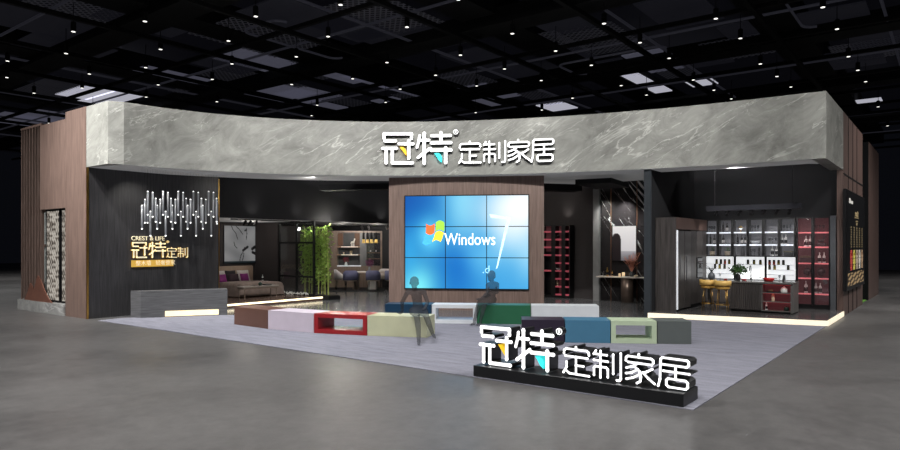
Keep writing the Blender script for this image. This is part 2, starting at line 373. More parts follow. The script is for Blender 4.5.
for a in ((85, 93, 1.6, 3.2, 'bright'), (110, 99, 1.6, 4.5, 'bright'), (633, 81, 3.2, 1.4, 'bright'), (654, 90, 1.6, 1.3, 'bright'), (700, 82, 1.8, 1.2, 'bright'), (850, 104, 1.4, 3, 'bright'), (557, 107, 2., 1.6, 'bright'),
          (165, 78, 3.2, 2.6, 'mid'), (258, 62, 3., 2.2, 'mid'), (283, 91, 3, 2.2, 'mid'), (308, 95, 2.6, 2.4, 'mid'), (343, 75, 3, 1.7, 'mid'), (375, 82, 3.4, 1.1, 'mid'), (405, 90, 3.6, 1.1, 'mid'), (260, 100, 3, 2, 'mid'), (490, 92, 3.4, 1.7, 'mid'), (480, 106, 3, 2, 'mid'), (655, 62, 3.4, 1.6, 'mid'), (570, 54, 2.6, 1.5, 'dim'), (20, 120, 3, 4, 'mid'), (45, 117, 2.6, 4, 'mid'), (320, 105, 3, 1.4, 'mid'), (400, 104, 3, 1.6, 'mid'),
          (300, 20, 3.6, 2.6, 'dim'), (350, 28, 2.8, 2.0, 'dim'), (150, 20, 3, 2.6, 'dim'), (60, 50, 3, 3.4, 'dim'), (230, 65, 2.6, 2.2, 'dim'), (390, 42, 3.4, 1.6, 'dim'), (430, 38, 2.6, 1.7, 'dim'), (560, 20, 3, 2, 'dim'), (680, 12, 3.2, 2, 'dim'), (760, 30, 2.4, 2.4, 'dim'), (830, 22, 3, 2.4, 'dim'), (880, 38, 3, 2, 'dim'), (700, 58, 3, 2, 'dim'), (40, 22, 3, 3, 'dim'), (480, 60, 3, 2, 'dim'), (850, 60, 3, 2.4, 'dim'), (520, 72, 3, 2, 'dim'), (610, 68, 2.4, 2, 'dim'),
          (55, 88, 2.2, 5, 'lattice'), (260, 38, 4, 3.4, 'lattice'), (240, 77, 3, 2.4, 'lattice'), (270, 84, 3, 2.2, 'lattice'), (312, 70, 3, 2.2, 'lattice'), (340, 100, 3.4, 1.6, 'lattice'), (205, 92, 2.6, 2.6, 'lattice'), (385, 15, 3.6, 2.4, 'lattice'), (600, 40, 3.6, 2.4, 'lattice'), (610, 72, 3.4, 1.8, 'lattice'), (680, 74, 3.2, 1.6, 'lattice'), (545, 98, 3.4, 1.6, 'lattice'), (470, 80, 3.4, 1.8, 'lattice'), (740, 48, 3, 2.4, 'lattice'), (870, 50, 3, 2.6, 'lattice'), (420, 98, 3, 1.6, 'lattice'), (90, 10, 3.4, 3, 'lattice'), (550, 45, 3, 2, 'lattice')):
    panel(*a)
# pendants of the hall ceiling
dl = thing('ceiling_downlight', 'small black cylinder downlight hanging from the dark hall ceiling', 'downlight', (0, 0, 0), 0, 'downlights of the hall ceiling')
MB().lathe([(.075, .01), (.08, .02), (.08, .3), (.06, .32)], n=12).obj('housing', M_BEAM, dl)
MB().lathe([(.06, 0), (.06, .009)], n=12).obj('lens', M_LAMP, dl)
MB().tube([(0, 0, .3), (0, 0, .9)], .012, 6).obj('rod', M_BEAM, dl)
spots = []
for i in range(-4, 22):
    for j in range(-5, 23):
        x, y = i*2.9+.6+(.9 if j % 2 else 0), j*2.75+.3
        z = 8.7+((i*7+j*3) % 3)*.12
        dep = x*c+y*s
        if dep < 14 or dep > 46: continue
        px = CX+F*(x*s-y*c)/dep; py = HY-F*(z-H)/dep
        if not (-10 < px < 910 and -10 < py < 132): continue
        e = (px-CX)/450
        if 112 < px < 825 and py > 119-20*e*e+2: continue
        if dep > 30 and (i+j) % 2: continue
        spots.append((x, y, z))
for k, p in enumerate(spots):
    o = dl if k == 0 else copy_tree(dl)
    o.location = p
# ---------------------------------------------------------------- booth shell
EA, EB = 9.55, 14.0
def ell(a, off=0.): return (X0+(EA+off)*math.cos(a), Y0+(EB+off)*math.sin(a))
N = 48
angs = [math.pi/2*(1-i/N) for i in range(N+1)]
front = [ell(a) for a in angs]
FZ0, FZ1 = 3.9, 5.45
# stone fascia: bowed front with straight returns along both outer walls
fo = [(X0, 17.67)]+[(X0, 16.5)]+front[1:-1]+[(17.27, Y0), (20.2, Y0)]
fi = [(X0+.35, 17.67)]+[(X0+.35, 16.75)]+[ell(a, .35) for a in angs][1:-1]+[(17.6, Y0+.3), (20.2, Y0+.3)]
fi = [(max(p[0], X0+.35), max(p[1], Y0+.3)) for p in fi]
struct('wall_fascia', MB().strip(fo, fi, FZ0, FZ1), M_STONE)
# soffit behind it
def sofdepth(a):
    q = math.degrees(a)
    return 1.55 if q > 40 else .9
so = [(X0+.05, 17.6)]+[(min(p[0], 30), p[1]) for p in [ell(a, .02) for a in angs][1:-1]]+[(17.27, Y0+.3)]
si = [(X0+.4, 17.64)]
for a in angs[1:-1]:
    q = ell(a, sofdepth(a)); si.append((q[0], min(q[1], 17.64)))
si.append((18.3, Y0+.3))
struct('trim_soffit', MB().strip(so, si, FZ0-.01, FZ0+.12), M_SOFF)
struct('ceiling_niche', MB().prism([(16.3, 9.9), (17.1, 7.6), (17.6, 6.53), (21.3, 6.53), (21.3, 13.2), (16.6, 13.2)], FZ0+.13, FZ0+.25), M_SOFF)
# left outer walls
struct('wall_reception', MB().box(X0+.05, 11.5, 17.67, 17.9, 0, FZ0+.3), M_BLKWOOD)
struct('trim_gold_left', MB().box(X0+.01, X0+.05, 17.645, 17.68, 0, FZ0), M_GOLD)
struct('trim_gold_inner', MB().box(11.503, 11.517, 17.655, 17.9, 0, FZ0), M_GOLD)
struct('wall_outer_left', MB().box(X0, X0+.5, 17.69, 18.9, 0, 5.46), M_WALNUT)
struct('wall_outer_left_upper', MB().box(X0, X0+.199, 18.902, 20.55, 2.9, 5.28), M_WALNUT)
struct('wall_niche_left', MB().box(X0+.2, X0+.4, 18.9, 22.06, 0, 5.2), M_WALNUT_D)
struct('trim_plinth', MB().box(X0-.04, X0+.199, 18.902, 22.06, 0, .3), M_PLINTH)
# slat screen
t = thing('slat_screen', 'tall screen of thin brown vertical wooden slats at left end of booth', 'screen', (X0+.08, 21.3, .3))
for k in range(8):
    y = 20.57+k*.2
    MB().box(X0+.04, X0+.12, y, y+.04, .3, 5.3).obj('slat', M_WALNUT, t)
for z in (5.301, 2.86, 1.86): MB().box(X0+(.04 if z > 5 else .125), X0+(.12 if z > 5 else .15), 20.56, 22.04, z, z+.06).obj('rail', M_WALNUT, t)
MB().box(X0+.16, X0+.17, 20.57, 22.03, .3, 5.28).obj('glass_pane', glass('screen_glass', (150, 160, 160), .12, .1, (176, 182, 180), .7), t)
# patterned panels in the niche
def leafpat(u, v, ku, kv, seed):
    a = math.sin(u*ku*6.28+2*math.sin(v*kv*3.1+seed))*math.sin(v*kv*6.28+2.2*math.sin(u*ku*4+seed*2))
    b = math.sin(u*ku*13+v*kv*9+seed)*.5
    q = a+b*.6
    return (232, 224, 212) if q > .1 else ((84, 76, 70) if q < -.38 else (168, 158, 146))
M_VC = vcol('printed_picture', .45); M_VCG = vcol('lit_printed_panel', .4, .55)
XO = X0+.15
e = [yx(p, XO) for p in (46.5, 59.6, 61.6, 67.5)]
for (p, q, lab) in ((e[0], e[1], 'pale patterned foliage screen panel, wider one beside the copper mountains'), (e[2], e[3], 'pale patterned foliage screen panel, narrow one beside the walnut pillar')):
    t = thing('ornament_screen', lab, 'decorative panel', (XO, (p+q)/2, .301))
    wd = p-q
    grid_panel('pattern', (XO, p-.03, 2.85), (0, -wd+.06, 0), (0, 0, -2.5), max(16, int(80*wd)), 200, lambda u, v, k=wd: leafpat(u, v, 3.6*k, 9.5, 1.), M_VCG, t)
    MB().box(XO-.005, XO+.045, q, p, .302, .36).box(XO-.005, XO+.045, q, p, 2.85, 2.895).box(XO-.005, XO+.045, p-.03, p, .361, 2.849).box(XO-.005, XO+.045, q, q+.04, .361, 2.849).obj('frame', M_BLACK, t)
M_COPP = pm('brushed_copper', (150, 104, 88), .42, .6)
for (pl, pk, pr_, pyk, lab, dx) in ((38.0, 38.0, 52.5, 275.5, 'taller copper mountain sculpture on stone plinth, right one with pointed peak', -.015), (25., 30.5, 40., 283, 'lower copper mountain sculpture on stone plinth, left one', .02)):
    x_ = X0+dx; yk, ya_, yb_ = yx(pk, x_), yx(pl if pl != pk else 30., x_), yx(pr_, x_); h = zat(x_, yk, pyk)-.3
    mb = MB(); pts = [(ya_, 0), (ya_+(yk-ya_)*.35, .3), (ya_+(yk-ya_)*.6, .52), (ya_+(yk-ya_)*.85, .86), (yk, 1.), (yk+(yb_-yk)*.2, .84), (yk+(yb_-yk)*.5, .42), (yk+(yb_-yk)*.75, .16), (yb_, 0)]
    vs = [(d_, y_-yk, z_*h) for d_ in (-.012, .012) for y_, z_ in pts]; n = len(pts)
    mb.add(vs, [tuple(range(n)), tuple(range(2*n-1, n-1, -1))]+[(i, i+1, n+i+1, n+i) for i in range(n-1)]+[(n-1, 0, n, 2*n-1)])
    solo('mountain_sculpture', mb, M_COPP, lab, 'sculpture', (x_, yk, .301))
# right outer walls
struct('wall_outer_right', MB().box(20.22, 24.8, Y0, Y0+.15, 0, 5.45), M_WALNUT_D)
struct('wall_outer_right_far', MB().box(26.7, 30.4, Y0, Y0+.3, 0, 5.45), M_WALNUT_D)
trim(MB().box(26.66, 26.699, Y0+.01, Y0+.3, 0, 5.45), M_BLACK)  # added black cover, paints the wall end dark inside the gap
struct('wall_gap', MB().box(24.1, 27.2, Y0+1.2, Y0+1.4, 0, 5.4), M_BLACK)
for x in (21.2, 22.2, 23.2): trim(MB().box(x-.015, x+.015, Y0-.012, Y0, 0, 5.45), M_BLACK)
trim(MB().box(20.22, 24.8, Y0-.012, Y0, 3.78, 3.82), M_BLACK)
struct('floor_gap', MB().box(24.85, 26.6, Y0+.05, Y0+1.15, .001, .02), pm('green_floor_mat', (96, 150, 52), .9))
# poster on the right outer wall
pz = lambda x, py: zat(x, Y0-.1, py)
xa, xb = xy(846.6, Y0-.1), xy(864.6, Y0-.1)
z0p, z1p = .68, 3.38
t = thing('poster_board', 'tall black poster board with gold emblem and product pictures on right outer wall', 'poster', ((xa+xb)/2, Y0-.05, z0p))
MB().box(xa, xb, Y0-.1, Y0-.012, z0p, z1p, bev=.01).obj('board', pm('poster_black', (16, 16, 18), .35), t)
pw, ph = xb-xa, z1p-z0p
def pp(u, v, w, h, mi=0, mb=None):
    return (mb or MB()).box(xa+u*pw, xa+(u+w)*pw, Y0-.108, Y0-.1005, z1p-(v+h)*ph, z1p-v*ph, mi)
mw = pm('poster_white', (225, 222, 214), .6, emit=(225, 222, 214), es=.2); mg = pm('poster_gold', (150, 132, 96), .6, emit=(150, 132, 96), es=.15)
mb = pp(.12, .08, .06, .05); pp(.2, .1, .1, .03, 0, mb); mb.obj('corner_logo', mw, t)
mb = pp(.42, .2, .1, .045); pp(.54, .19, .05, .06, 0, mb); pp(.4, .255, .2, .01, 0, mb); pp(.46, .29, .12, .012, 0, mb); pp(.48, .31, .06, .03, 0, mb); mb.obj('emblem', mg, t)
for k in range(5):
    mb = MB()
    for r in range(9): pp(.2+k*.15, .36+r*.025, .035, .013, 0, mb)
    mb.obj('text_column', mg, t)
for k, cl in enumerate(((196, 70, 60), (214, 200, 90), (190, 170, 150), (215, 205, 190), (180, 150, 120))):
    mb = MB(); u = .17+k*.15
    for q, (w, v0) in enumerate(((.07, .6), (.1, .63), (.1, .69), (.08, .75))): pp(u+(.1-w)/2, v0, w, .055, 0, mb)
    mb.obj('product_picture', pm('poster_product_%d' % k, cl, .6, emit=cl, es=.1, scale=30, var=.5), t)
grid_panel('food_picture', (xa+.06*pw, Y0-.102, z1p-.83*ph), (.86*pw, 0, 0), (0, 0, -.13*ph), 40, 16,
           lambda u, v: (200, 168, 122) if math.sin(u*31+v*9)+math.sin(v*17+u*11) > .1 else (58, 46, 38), M_VCG, t)
# ---------------------------------------------------------------- inner walls
struct('wall_header', MB().box(11.53, 21.5, 17.67, 17.85, 2.74, 5.3), M_BLKWALL)
struct('wall_bedroom_back', MB().box(11.0, 15.3, 20.96, 21.15, .13, 2.72), M_GREYWALL)
struct('wall_bedroom_left', MB().box(11.2, 11.4, 17.9, 20.96, .13, 2.72), M_GREYWALL)
struct('wall_bedroom_right', MB().box(15.2, 15.34, 19.62, 20.96, .13, 2.72), M_GREYWALL)
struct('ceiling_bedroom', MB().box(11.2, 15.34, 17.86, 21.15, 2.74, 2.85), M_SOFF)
struct('floor_bedroom', MB().box(10.6, 15.25, 17.25, 21.0, 0, .13), M_BEDFLOOR)
struct('trim_step_light', MB().box(10.6, 15.25, 17.235, 17.25, .07, .125), M_WARM)
struct('wall_dining_back', MB().box(15.34, 26.0, 23.6, 23.8, 0, 5.2), M_GREYWALL)
struct('wall_dining_right', MB().box(21.5, 21.7, 13.2, 23.6, 0, 5.2), M_BLKWALL)
struct('wall_dining_left', MB().box(15.36, 15.5, 21.0, 23.6, 0, 2.74), M_BLKWALL)
struct('ceiling_dining', MB().box(15.36, 21.5, 17.86, 23.6, 2.76, 2.86), M_BLKWALL)
# floors inside
tile_poly = [(10.6, 17.25), (8.2, 17.66), (10.2, 15.75), (16.5, 6.2), (17.0, 6.35), (21.5, 6.35), (21.5, 23.6), (15.36, 23.6), (15.25, 17.25)]
struct('floor_tile', MB().prism(tile_poly, .001, .006), M_TILE)
carp = [(X0, Y0+.03), (17.45, Y0+.03), (16.68, 6.2), (16.5, 6.3), (10.2, 15.85), (8.3, 17.1), (X0, 17.0)]
solo('carpet', MB().prism(carp, .001, .012), M_CARP, 'large blue grey carpet covering the open front of the booth', 'carpet', (0, 0, 0))
# ---------------------------------------------------------------- screen block with video wall
bl, br = Vector(at(389, 19.35)), Vector(at(544, 18.75))
bd = (br-bl).normalized(); bn = Vector((-bd.y, bd.x))        # bn points to the back
if bn.dot(Vector((c, s))) < 0: bn = -bn
bw = (br-bl).length
struct('wall_screen', MB().prism([bl, br, br+bn*1.0, bl+bn*1.0], 0, FZ0-.02), M_WALNUT)
def blk(u, d, z):                                          # u along the block, d out towards the viewer
    p = bl+bd*u-bn*d; return (p.x, p.y, z)
def blku(px): # where column px meets the block's face
    k = (px-CX)/F; dx, dy = c+k*s, s-k*c
    # bl+bd*u = (dx,dy)*q
    det = bd.x*(-dy)-bd.y*(-dx)
    u = ((-bl.x)*(-dy)-(-bl.y)*(-dx))/det
    return u
su0, su1 = blku(405.3), blku(528.6)
pA = blk(su0, 0, 0); sz1 = zat(pA[0], pA[1], 196.2); sz0 = zat(pA[0], pA[1], 288.2)
def lerpc(a, b, t): t = max(0, min(1, t)); return tuple(x+(y-x)*t for x, y in zip(a, b))
def screencol(u, v):
    b = lerpc((6, 84, 172), (46, 156, 222), u*1.3)
    def gs_(cu, cv, su, sv, cl, k=1.):
        nonlocal b
        b = lerpc(b, cl, k*math.exp(-((u-cu)**2/su+(v-cv)**2/sv)))
    gs_(.47, .0, .03, .4, (130, 214, 244), .9)
    gs_(.45, .78, .04, .07, (14, 104, 196), .85)
    gs_(.1, 1., .03, .09, (130, 242, 248), 1.); gs_(.2, .43, .014, .04, (110, 224, 255), .9); gs_(.03, .6, .01, .1, (60, 180, 236), .7)
    gs_(.64, .66, .02, .06, (90, 190, 238), .7); gs_(.85, .95, .06, .04, (70, 164, 224), .7); gs_(1., .65, .01, .08, (150, 214, 244), .7)
    gs_(.86, .3, .06, .14, (200, 234, 250), .95); gs_(.95, .12, .09, .10, (255, 255, 255), 1.); gs_(.62, .5, .012, .03, (60, 160, 224), .5)
    return b
M_SCR = vcol('display_picture', .3, 1.08)
vw = thing('video_wall', 'big video wall of nine displays with blue desktop picture on the walnut block', 'video wall', blk((su0+su1)/2, .05, sz0))
wS, hS = su1-su0, sz1-sz0
def sbar(u0, u1, v0, v1, d0, d1, mb=None, mi=0):          # box on the screen face, u/v 0..1, v down
    mb = mb or MB(); q = []
    for u in (u0, u1):
        for d in (d0, d1):
            for v in (v0, v1): q.append(blk(su0+u*wS, d, sz1-v*hS))
    return mb.add(q, [(0,1,3,2), (4,6,7,5), (0,4,5,1), (2,3,7,6), (0,2,6,4), (1,5,7,3)], mi)
sbar(-.005, 1.005, -.007, 1.007, .0, .05).obj('mount_frame', M_BLACK, vw)
for r in range(3):
    for k in range(3):
        u0, u1, v0, v1 = k/3+.003, (k+1)/3-.003, r/3+.004, (r+1)/3-.004
        o = Vector(blk(su0+u0*wS, .06, sz1-v0*hS))
        e1 = Vector(blk(su0+u1*wS, .06, sz1-v0*hS))-o; e2 = Vector((0, 0, -(v1-v0)*hS))
        grid_panel('display', o, e1, e2, 28, 28, lambda u, v, a=u0, b=u1, cc=v0, d=v1: screencol(a+(b-a)*u, cc+(d-cc)*v), M_SCR, vw)
def scrmap(ox, oy, sl=0.): # text local (x right, y up) -> on the screen
    return lambda q: blk(su0+ox*wS+q[0], .066+q[2], sz1-oy*hS+q[1])
text_mb('Windows', .5, lambda q: blk(su0+.325*wS+q[0]*.76, .066+q[2], sz1-.53*hS+q[1]), .001).obj('screen_text', glow('screen_white', (255, 255, 255), 1.), vw)
# waving four pane emblem
def flagpt(u, v):  # u,v in 0..1
    return .155+u*.15+.012*math.sin(v*3)-v*.012+.02*(1-v), .30+v*.21+.025*math.sin(u*6.28)*(1)-.012*u
for (u0, v0, cl) in ((0, 0, (240, 96, 40)), (.53, 0, (140, 200, 60)), (0, .53, (60, 160, 230)), (.53, .53, (252, 206, 50))):
    mb = MB(); n = 6; vs = []
    for j in range(n+1):
        for i in range(n+1):
            a, b = flagpt(u0+.47*i/n, v0+.47*j/n); vs.append(blk(su0+a*wS, .068, sz1-b*hS))
    mb.add(vs, [(j*(n+1)+i, j*(n+1)+i+1, (j+1)*(n+1)+i+1, (j+1)*(n+1)+i) for j in range(n) for i in range(n)])
    mb.obj('emblem_pane', glow('emblem_%d_%d' % (u0*10, v0*10), cl, .95), vw)
mb = MB()
def poly7(pts):
    mb.add([blk(su0+a*wS, .064, sz1-b*hS) for a, b in pts], [tuple(range(len(pts)))])
poly7([(.69, .2), (.86, .235), (.855, .26), (.7, .24)]); poly7([(.83, .235), (.86, .235), (.755, .77), (.74, .79)])
mb.obj('screen_numeral', glow('screen_pale', (196, 229, 246), .8), vw)
text_mb('.d', .32, scrmap(.63, .83), .001).obj('screen_letter', glow('screen_pale2', (150, 205, 240), .9), vw)
# ---------------------------------------------------------------- lettering
def S(w, *pts): return (w, pts)
G9 = lambda x, y: (370+x/9, 125+y/9)
G75 = lambda x, y: (450+x/7.5, 130+y/7.5+.025*(x/7.5-10))
def gl(fn, rows): return [(w, [fn(*p) for p in pts]) for w, pts in rows]
CH = {}
CH['guan'] = gl(G9, [S(3.0, (130, 125), (130, 86), (376, 86), (376, 128)), S(2.9, (138, 150), (234, 150)), S(2.9, (118, 216), (242, 216)), S(3.2, (150, 216), (150, 345)), S(3.1, (205, 216), (205, 346), (384, 346)),
                     S(2.9, (264, 176), (392, 176)), S(3.1, (352, 148), (352, 305))])
CH['te'] = gl(G9, [S(2.6, (452, 100), (444, 150), (428, 205)), S(2.7, (455, 142), (536, 142)), S(3.3, (493, 80), (493, 348)), S(2.9, (438, 296), (546, 216)), S(3., (560, 103), (728, 103)), S(3., (556, 167), (732, 167)), S(3., (556, 233), (734, 233)), S(3.1, (643, 76), (643, 167)), S(3.3, (685, 212), (685, 346))])
W = 1.75
CH['ding'] = gl(G75, [S(W, (153, 92), (153, 108)), S(W, (78, 138), (80, 118), (92, 108), (218, 108), (230, 116), (232, 132)), S(W, (86, 150), (224, 150)), S(W, (153, 150), (153, 246)), S(W, (153, 198), (200, 198)), S(W, (95, 182), (94, 214), (74, 248)), S(W, (88, 232), (112, 248), (234, 249))])
CH['zhi'] = gl(G75, [S(W, (274, 92), (260, 114)), S(W, (268, 112), (338, 112)), S(W, (260, 148), (344, 148)), S(W, (300, 90), (300, 246)), S(W, (262, 236), (262, 192), (270, 183), (334, 183), (343, 192), (343, 238)), S(W, (374, 102), (374, 214)), S(W, (417, 90), (417, 234), (410, 246), (394, 246))])
CH['jia'] = gl(G75, [S(W, (517, 78), (517, 94)), S(W, (446, 124), (447, 104), (456, 96), (584, 96), (594, 104), (595, 120)), S(W, (458, 130), (588, 130)), S(W, (512, 130), (486, 150), (448, 164)), S(W, (492, 150), (522, 176), (528, 206), (524, 232), (506, 244)), S(W, (510, 166), (476, 188), (446, 196)), S(W, (524, 190), (484, 216), (448, 228)), S(W, (590, 152), (560, 172), (540, 180)), S(W, (538, 178), (568, 208), (602, 234))])
CH['ju'] = gl(G75, [S(W, (620, 240), (630, 200), (633, 86), (642, 76), (766, 76), (776, 84), (776, 104), (766, 114), (636, 114)), S(W, (646, 150), (780, 150)), S(W, (710, 126), (710, 190)), S(W, (672, 190), (760, 190), (771, 200), (771, 226), (760, 237), (674, 237), (663, 226), (663, 200), (672, 190))])
ACC1 = [G9(*p) for p in ((270, 204), (303, 204), (322, 222), (331, 246), (330, 282), (305, 250))]
ACC2 = [G9(*p) for p in ((580, 258), (622, 258), (642, 276), (651, 300), (648, 342), (622, 320), (600, 282))]
def circ(cx_, cy_, r, n=14): return [(cx_+r*math.cos(2*math.pi*i/n), cy_+r*math.sin(2*math.pi*i/n)) for i in range(n+1)]
CH['reg'] = [(.5, circ(456.3, 132.6, 2.3)), (.45, [(455.6, 133.9), (455.6, 131.4), (456.7, 131.4), (457.1, 132.1), (456.6, 132.7), (455.7, 132.7)]), (.45, [(456.4, 132.7), (457.1, 133.9)])]
CENT = {'guan': 398.5, 'te': 434.5, 'ding': 470.5, 'zhi': 495., 'jia': 519.5, 'ju': 543., 'reg': 456.3}
def glyph(key, fmap, d0, d1, wk=1., strokes=None):
    """bars with round ends; fmap(x, y, d) -> 3-D; mat 0 sides, 1 face"""
    mb = MB()
    for w, pts in (strokes or CH[key]):
        w = w*wk
        for i in range(len(pts)-1):
            (x0, y0), (x1, y1) = pts[i], pts[i+1]; dx, dy = x1-x0, y1-y0; L = math.hypot(dx, dy)
            if L < 1e-6: continue
            nx, ny = -dy/L*w/2, dx/L*w/2
            q = [(x0+nx, y0+ny), (x1+nx, y1+ny), (x1-nx, y1-ny), (x0-nx, y0-ny)]
            prismf(mb, q, fmap, d0, d1)
        for (x0, y0) in pts:
            prismf(mb, [(x0+w/2*math.cos(a*math.pi/6), y0+w/2*math.sin(a*math.pi/6)) for a in range(12)], fmap, d0, d1)
    return mb
def prismf(mb, q, fmap, d0, d1):
    n = len(q)
    vs = [fmap(x, y, d0) for x, y in q]+[fmap(x, y, d1) for x, y in q]
    mb.add(vs, [tuple(range(n))]+[(i, (i+1) % n, n+(i+1) % n, n+i) for i in range(n)], 0); mb.add(vs[n:], [tuple(range(n))], 1)
NAMES = {'guan': 'large_character', 'te': 'large_character', 'ding': 'small_character', 'zhi': 'small_character', 'jia': 'small_character', 'ju': 'small_character', 'reg': 'registered_mark'}
M_YEL = glow('yellow_accent', (236, 190, 40), .8); M_CYA = glow('cyan_accent', (60, 226, 226), .9)
M_REGB = pm('mark_black', (24, 24, 26), .4)
# on the fascia
def ell_hit(px):
    k = (px-CX)/F; dx, dy = c+k*s, s-k*c
    lo, hi = 5., 30.
    for _ in range(60):
        m = (lo+hi)/2; v = ((dx*m-X0)/EA)**2+((dy*m-Y0)/EB)**2
        if v < 1: lo = m
        else: hi = m
    return (dx*lo, dy*lo, lo)
hx, hy, ht = ell_hit(468)
fs = thing('facade_lettering', 'white lit shop name lettering mounted high on the curved grey stone fascia', 'sign', (hx, hy, 4.2))
for key in CENT:
    px = CENT[key]; x, y, dep = ell_hit(px)
    a = math.atan2((y-Y0)/EB, (x-X0)/EA)
    tan = Vector((EA*math.sin(a), -EB*math.cos(a))).normalized()          # towards larger px
    nor = Vector((-tan.y, tan.x))
    if nor.dot(Vector((c, s))) > 0: nor = -nor
    cosf = abs(tan.dot(Vector((s, -c))))
    def fm(gx, gy, d, x=x, y=y, dep=dep, tan=tan, nor=nor, px=px, cosf=cosf):
        u = (gx-px)/F*dep/cosf
        gy2 = gy - (.025*(gx-460) if gx > 460 else 0)
        z = H+(HY-gy2)*dep/F
        return (x+tan.x*u+nor.x*d, y+tan.y*u+nor.y*d, z)
    o = glyph(key, fm, .03, .13).obj(NAMES[key], [M_LETSIDE, M_LETTER], fs)
    for kk, acc, m in (('guan', ACC1, M_YEL), ('te', ACC2, M_CYA)):
        if kk == key:
            mb = MB(); prismf(mb, acc, fm, .03, .12); mb.obj('coloured_accent', [m, m], o, label='yellow curved accent' if kk == 'guan' else 'cyan curved accent')
    if key == 'reg':
        mb = MB(); prismf(mb, circ(456.3, 132.6, 3.2)[:-1], fm, .02, .1); mb.obj('mark_disc', [M_REGB, M_REGB], o, label='black disc')
# free-standing sign at the front corner of the carpet
SX = 7.72
sy0, sy1 = yx(474, SX), yx(684, SX)
sg = thing('floor_sign', 'free standing white letter sign on long black base at front of carpet', 'sign', (SX+.25, (sy0+sy1)/2, .012))
MB().box(SX-.02, SX+.52, sy1, sy0, .012, .17, bev=.006).obj('base', pm('sign_base_black', (22, 23, 26), .4), sg)
gy_l, gy_r = yx(479, SX+.1), yx(691, SX+.1)
ks = (gy_l-gy_r)/(555-382)
for key in CENT:
    hk = {'ding': .98, 'zhi': .95, 'jia': .93, 'ju': .91}.get(key, 1.)
    def fm(gx, gy, d, hk=hk):
        gy2 = gy
        return (SX+.1-d+.0, gy_l-(gx-382)*ks, .178+(165.2-gy2)*ks*hk)
    wk = .95
    o = glyph(key, fm, -.26 if key != 'reg' else -.1, 0, wk).obj(NAMES[key], [M_LETSIDE, M_LETTER], sg)
    for kk, acc, m in (('guan', ACC1, M_YEL), ('te', ACC2, M_CYA)):
        if kk == key:
            mb = MB(); prismf(mb, acc, fm, -.2, -.02); mb.obj('coloured_accent', [m, m], o, label='yellow curved accent' if kk == 'guan' else 'cyan curved accent')
    if key == 'reg':
        mb = MB(); prismf(mb, circ(456.3, 132.6, 3.3)[:-1], fm, -.1, -.012); mb.obj('mark_disc', [M_LETSIDE, M_LETSIDE], o, label='black disc')
# ---------------------------------------------------------------- reception
dk = [(8.6, 16.7), (10.42, 15.6), (10.68, 16.05), (8.53, 17.08)]
t = thing('reception_desk', 'low grey veneer reception desk in front of the black oak wall', 'desk', (9.5, 16.4, .012))
MB().prism(dk, .012, .705).obj('desk_body', M_DESK, t)
p0, p1 = Vector(dk[0]), Vector(dk[1]); dd = (p1-p0).normalized(); dn = Vector((dd.y, -dd.x))
q0, q1 = p0+dd*.58, p1-dd*.22
MB().prism([q0+dn*.02, q1+dn*.02, q1+dn*.001, q0+dn*.001], .03, .17).obj('light_strip', glow('desk_strip_glow', (255, 232, 190), .72), t, label='glowing warm plinth strip')
# gold sign on the black oak wall
WY = 17.67
gs = thing('wall_logo', 'gold backlit shop name lettering on black oak wall behind reception desk', 'sign', (xy(158, WY), WY, 2.))
def wmap(px_of, py_of):
    def f(gx, gy, d):
        px, py = px_of(gx), py_of(gy)
        x = xy(px, WY); return (x, WY-.02-d, zat(xy(158, WY), WY, py))
    return f
M_GSIDE = pm('gold_letter_side', (205, 160, 70), .3, .8, emit=(230, 180, 80), es=.25)
M_GFACE = pm('pale_gold_face', (255, 240, 205), .3, .2, emit=(255, 238, 200), es=.55)
for key in ('guan', 'te', 'ding', 'zhi', 'reg'):
    if key in ('ding', 'zhi'):
        f = wmap(lambda g: 165.7+(g-460)*.455, lambda g: 247.3+(g-142)*.47)
    else:
        f = wmap(lambda g: 130.2+(g-382)*.49, lambda g: 242+(g-133)*.495)
    glyph(key, f, 0, .05, .95).obj(NAMES[key], [M_GSIDE, M_GFACE], gs)
def tmap(px0, py0): 
    x0 = xy(px0, WY); z0 = zat(xy(158, WY), WY, py0)
    return lambda q: (x0+q[0], WY-.035-q[2], z0+q[1])
text_mb('CREST & LIFE', .165, tmap(130.5, 240.4), .01).obj('latin_line', M_GFACE, gs)
xa_, xb_ = xy(131, WY), xy(172.5, WY)
za_, zb_ = zat(xy(150, WY), WY, 266.6), zat(xy(150, WY), WY, 260)
MB().box(xa_, xb_, WY-.05, WY-.015, za_, zb_).obj('name_plate', pm('gold_plate', (214, 176, 84), .35, .6, emit=(230, 180, 80), es=.6), gs)
mb = MB()
m_ = text_mb('\u6574\u6728\u5899', .145, lambda q: (xa_+.1+q[0], WY-.056-q[2], za_+.05+q[1]), .002); mb.add(m_.v, m_.f)
m_ = text_mb('\u8f7b\u5962\u6574\u5bb6', .145, lambda q: (xa_+.66+q[0], WY-.056-q[2], za_+.05+q[1]), .002); mb.add(m_.v, m_.f)
mb.obj('plate_text', M_GFACE, gs)
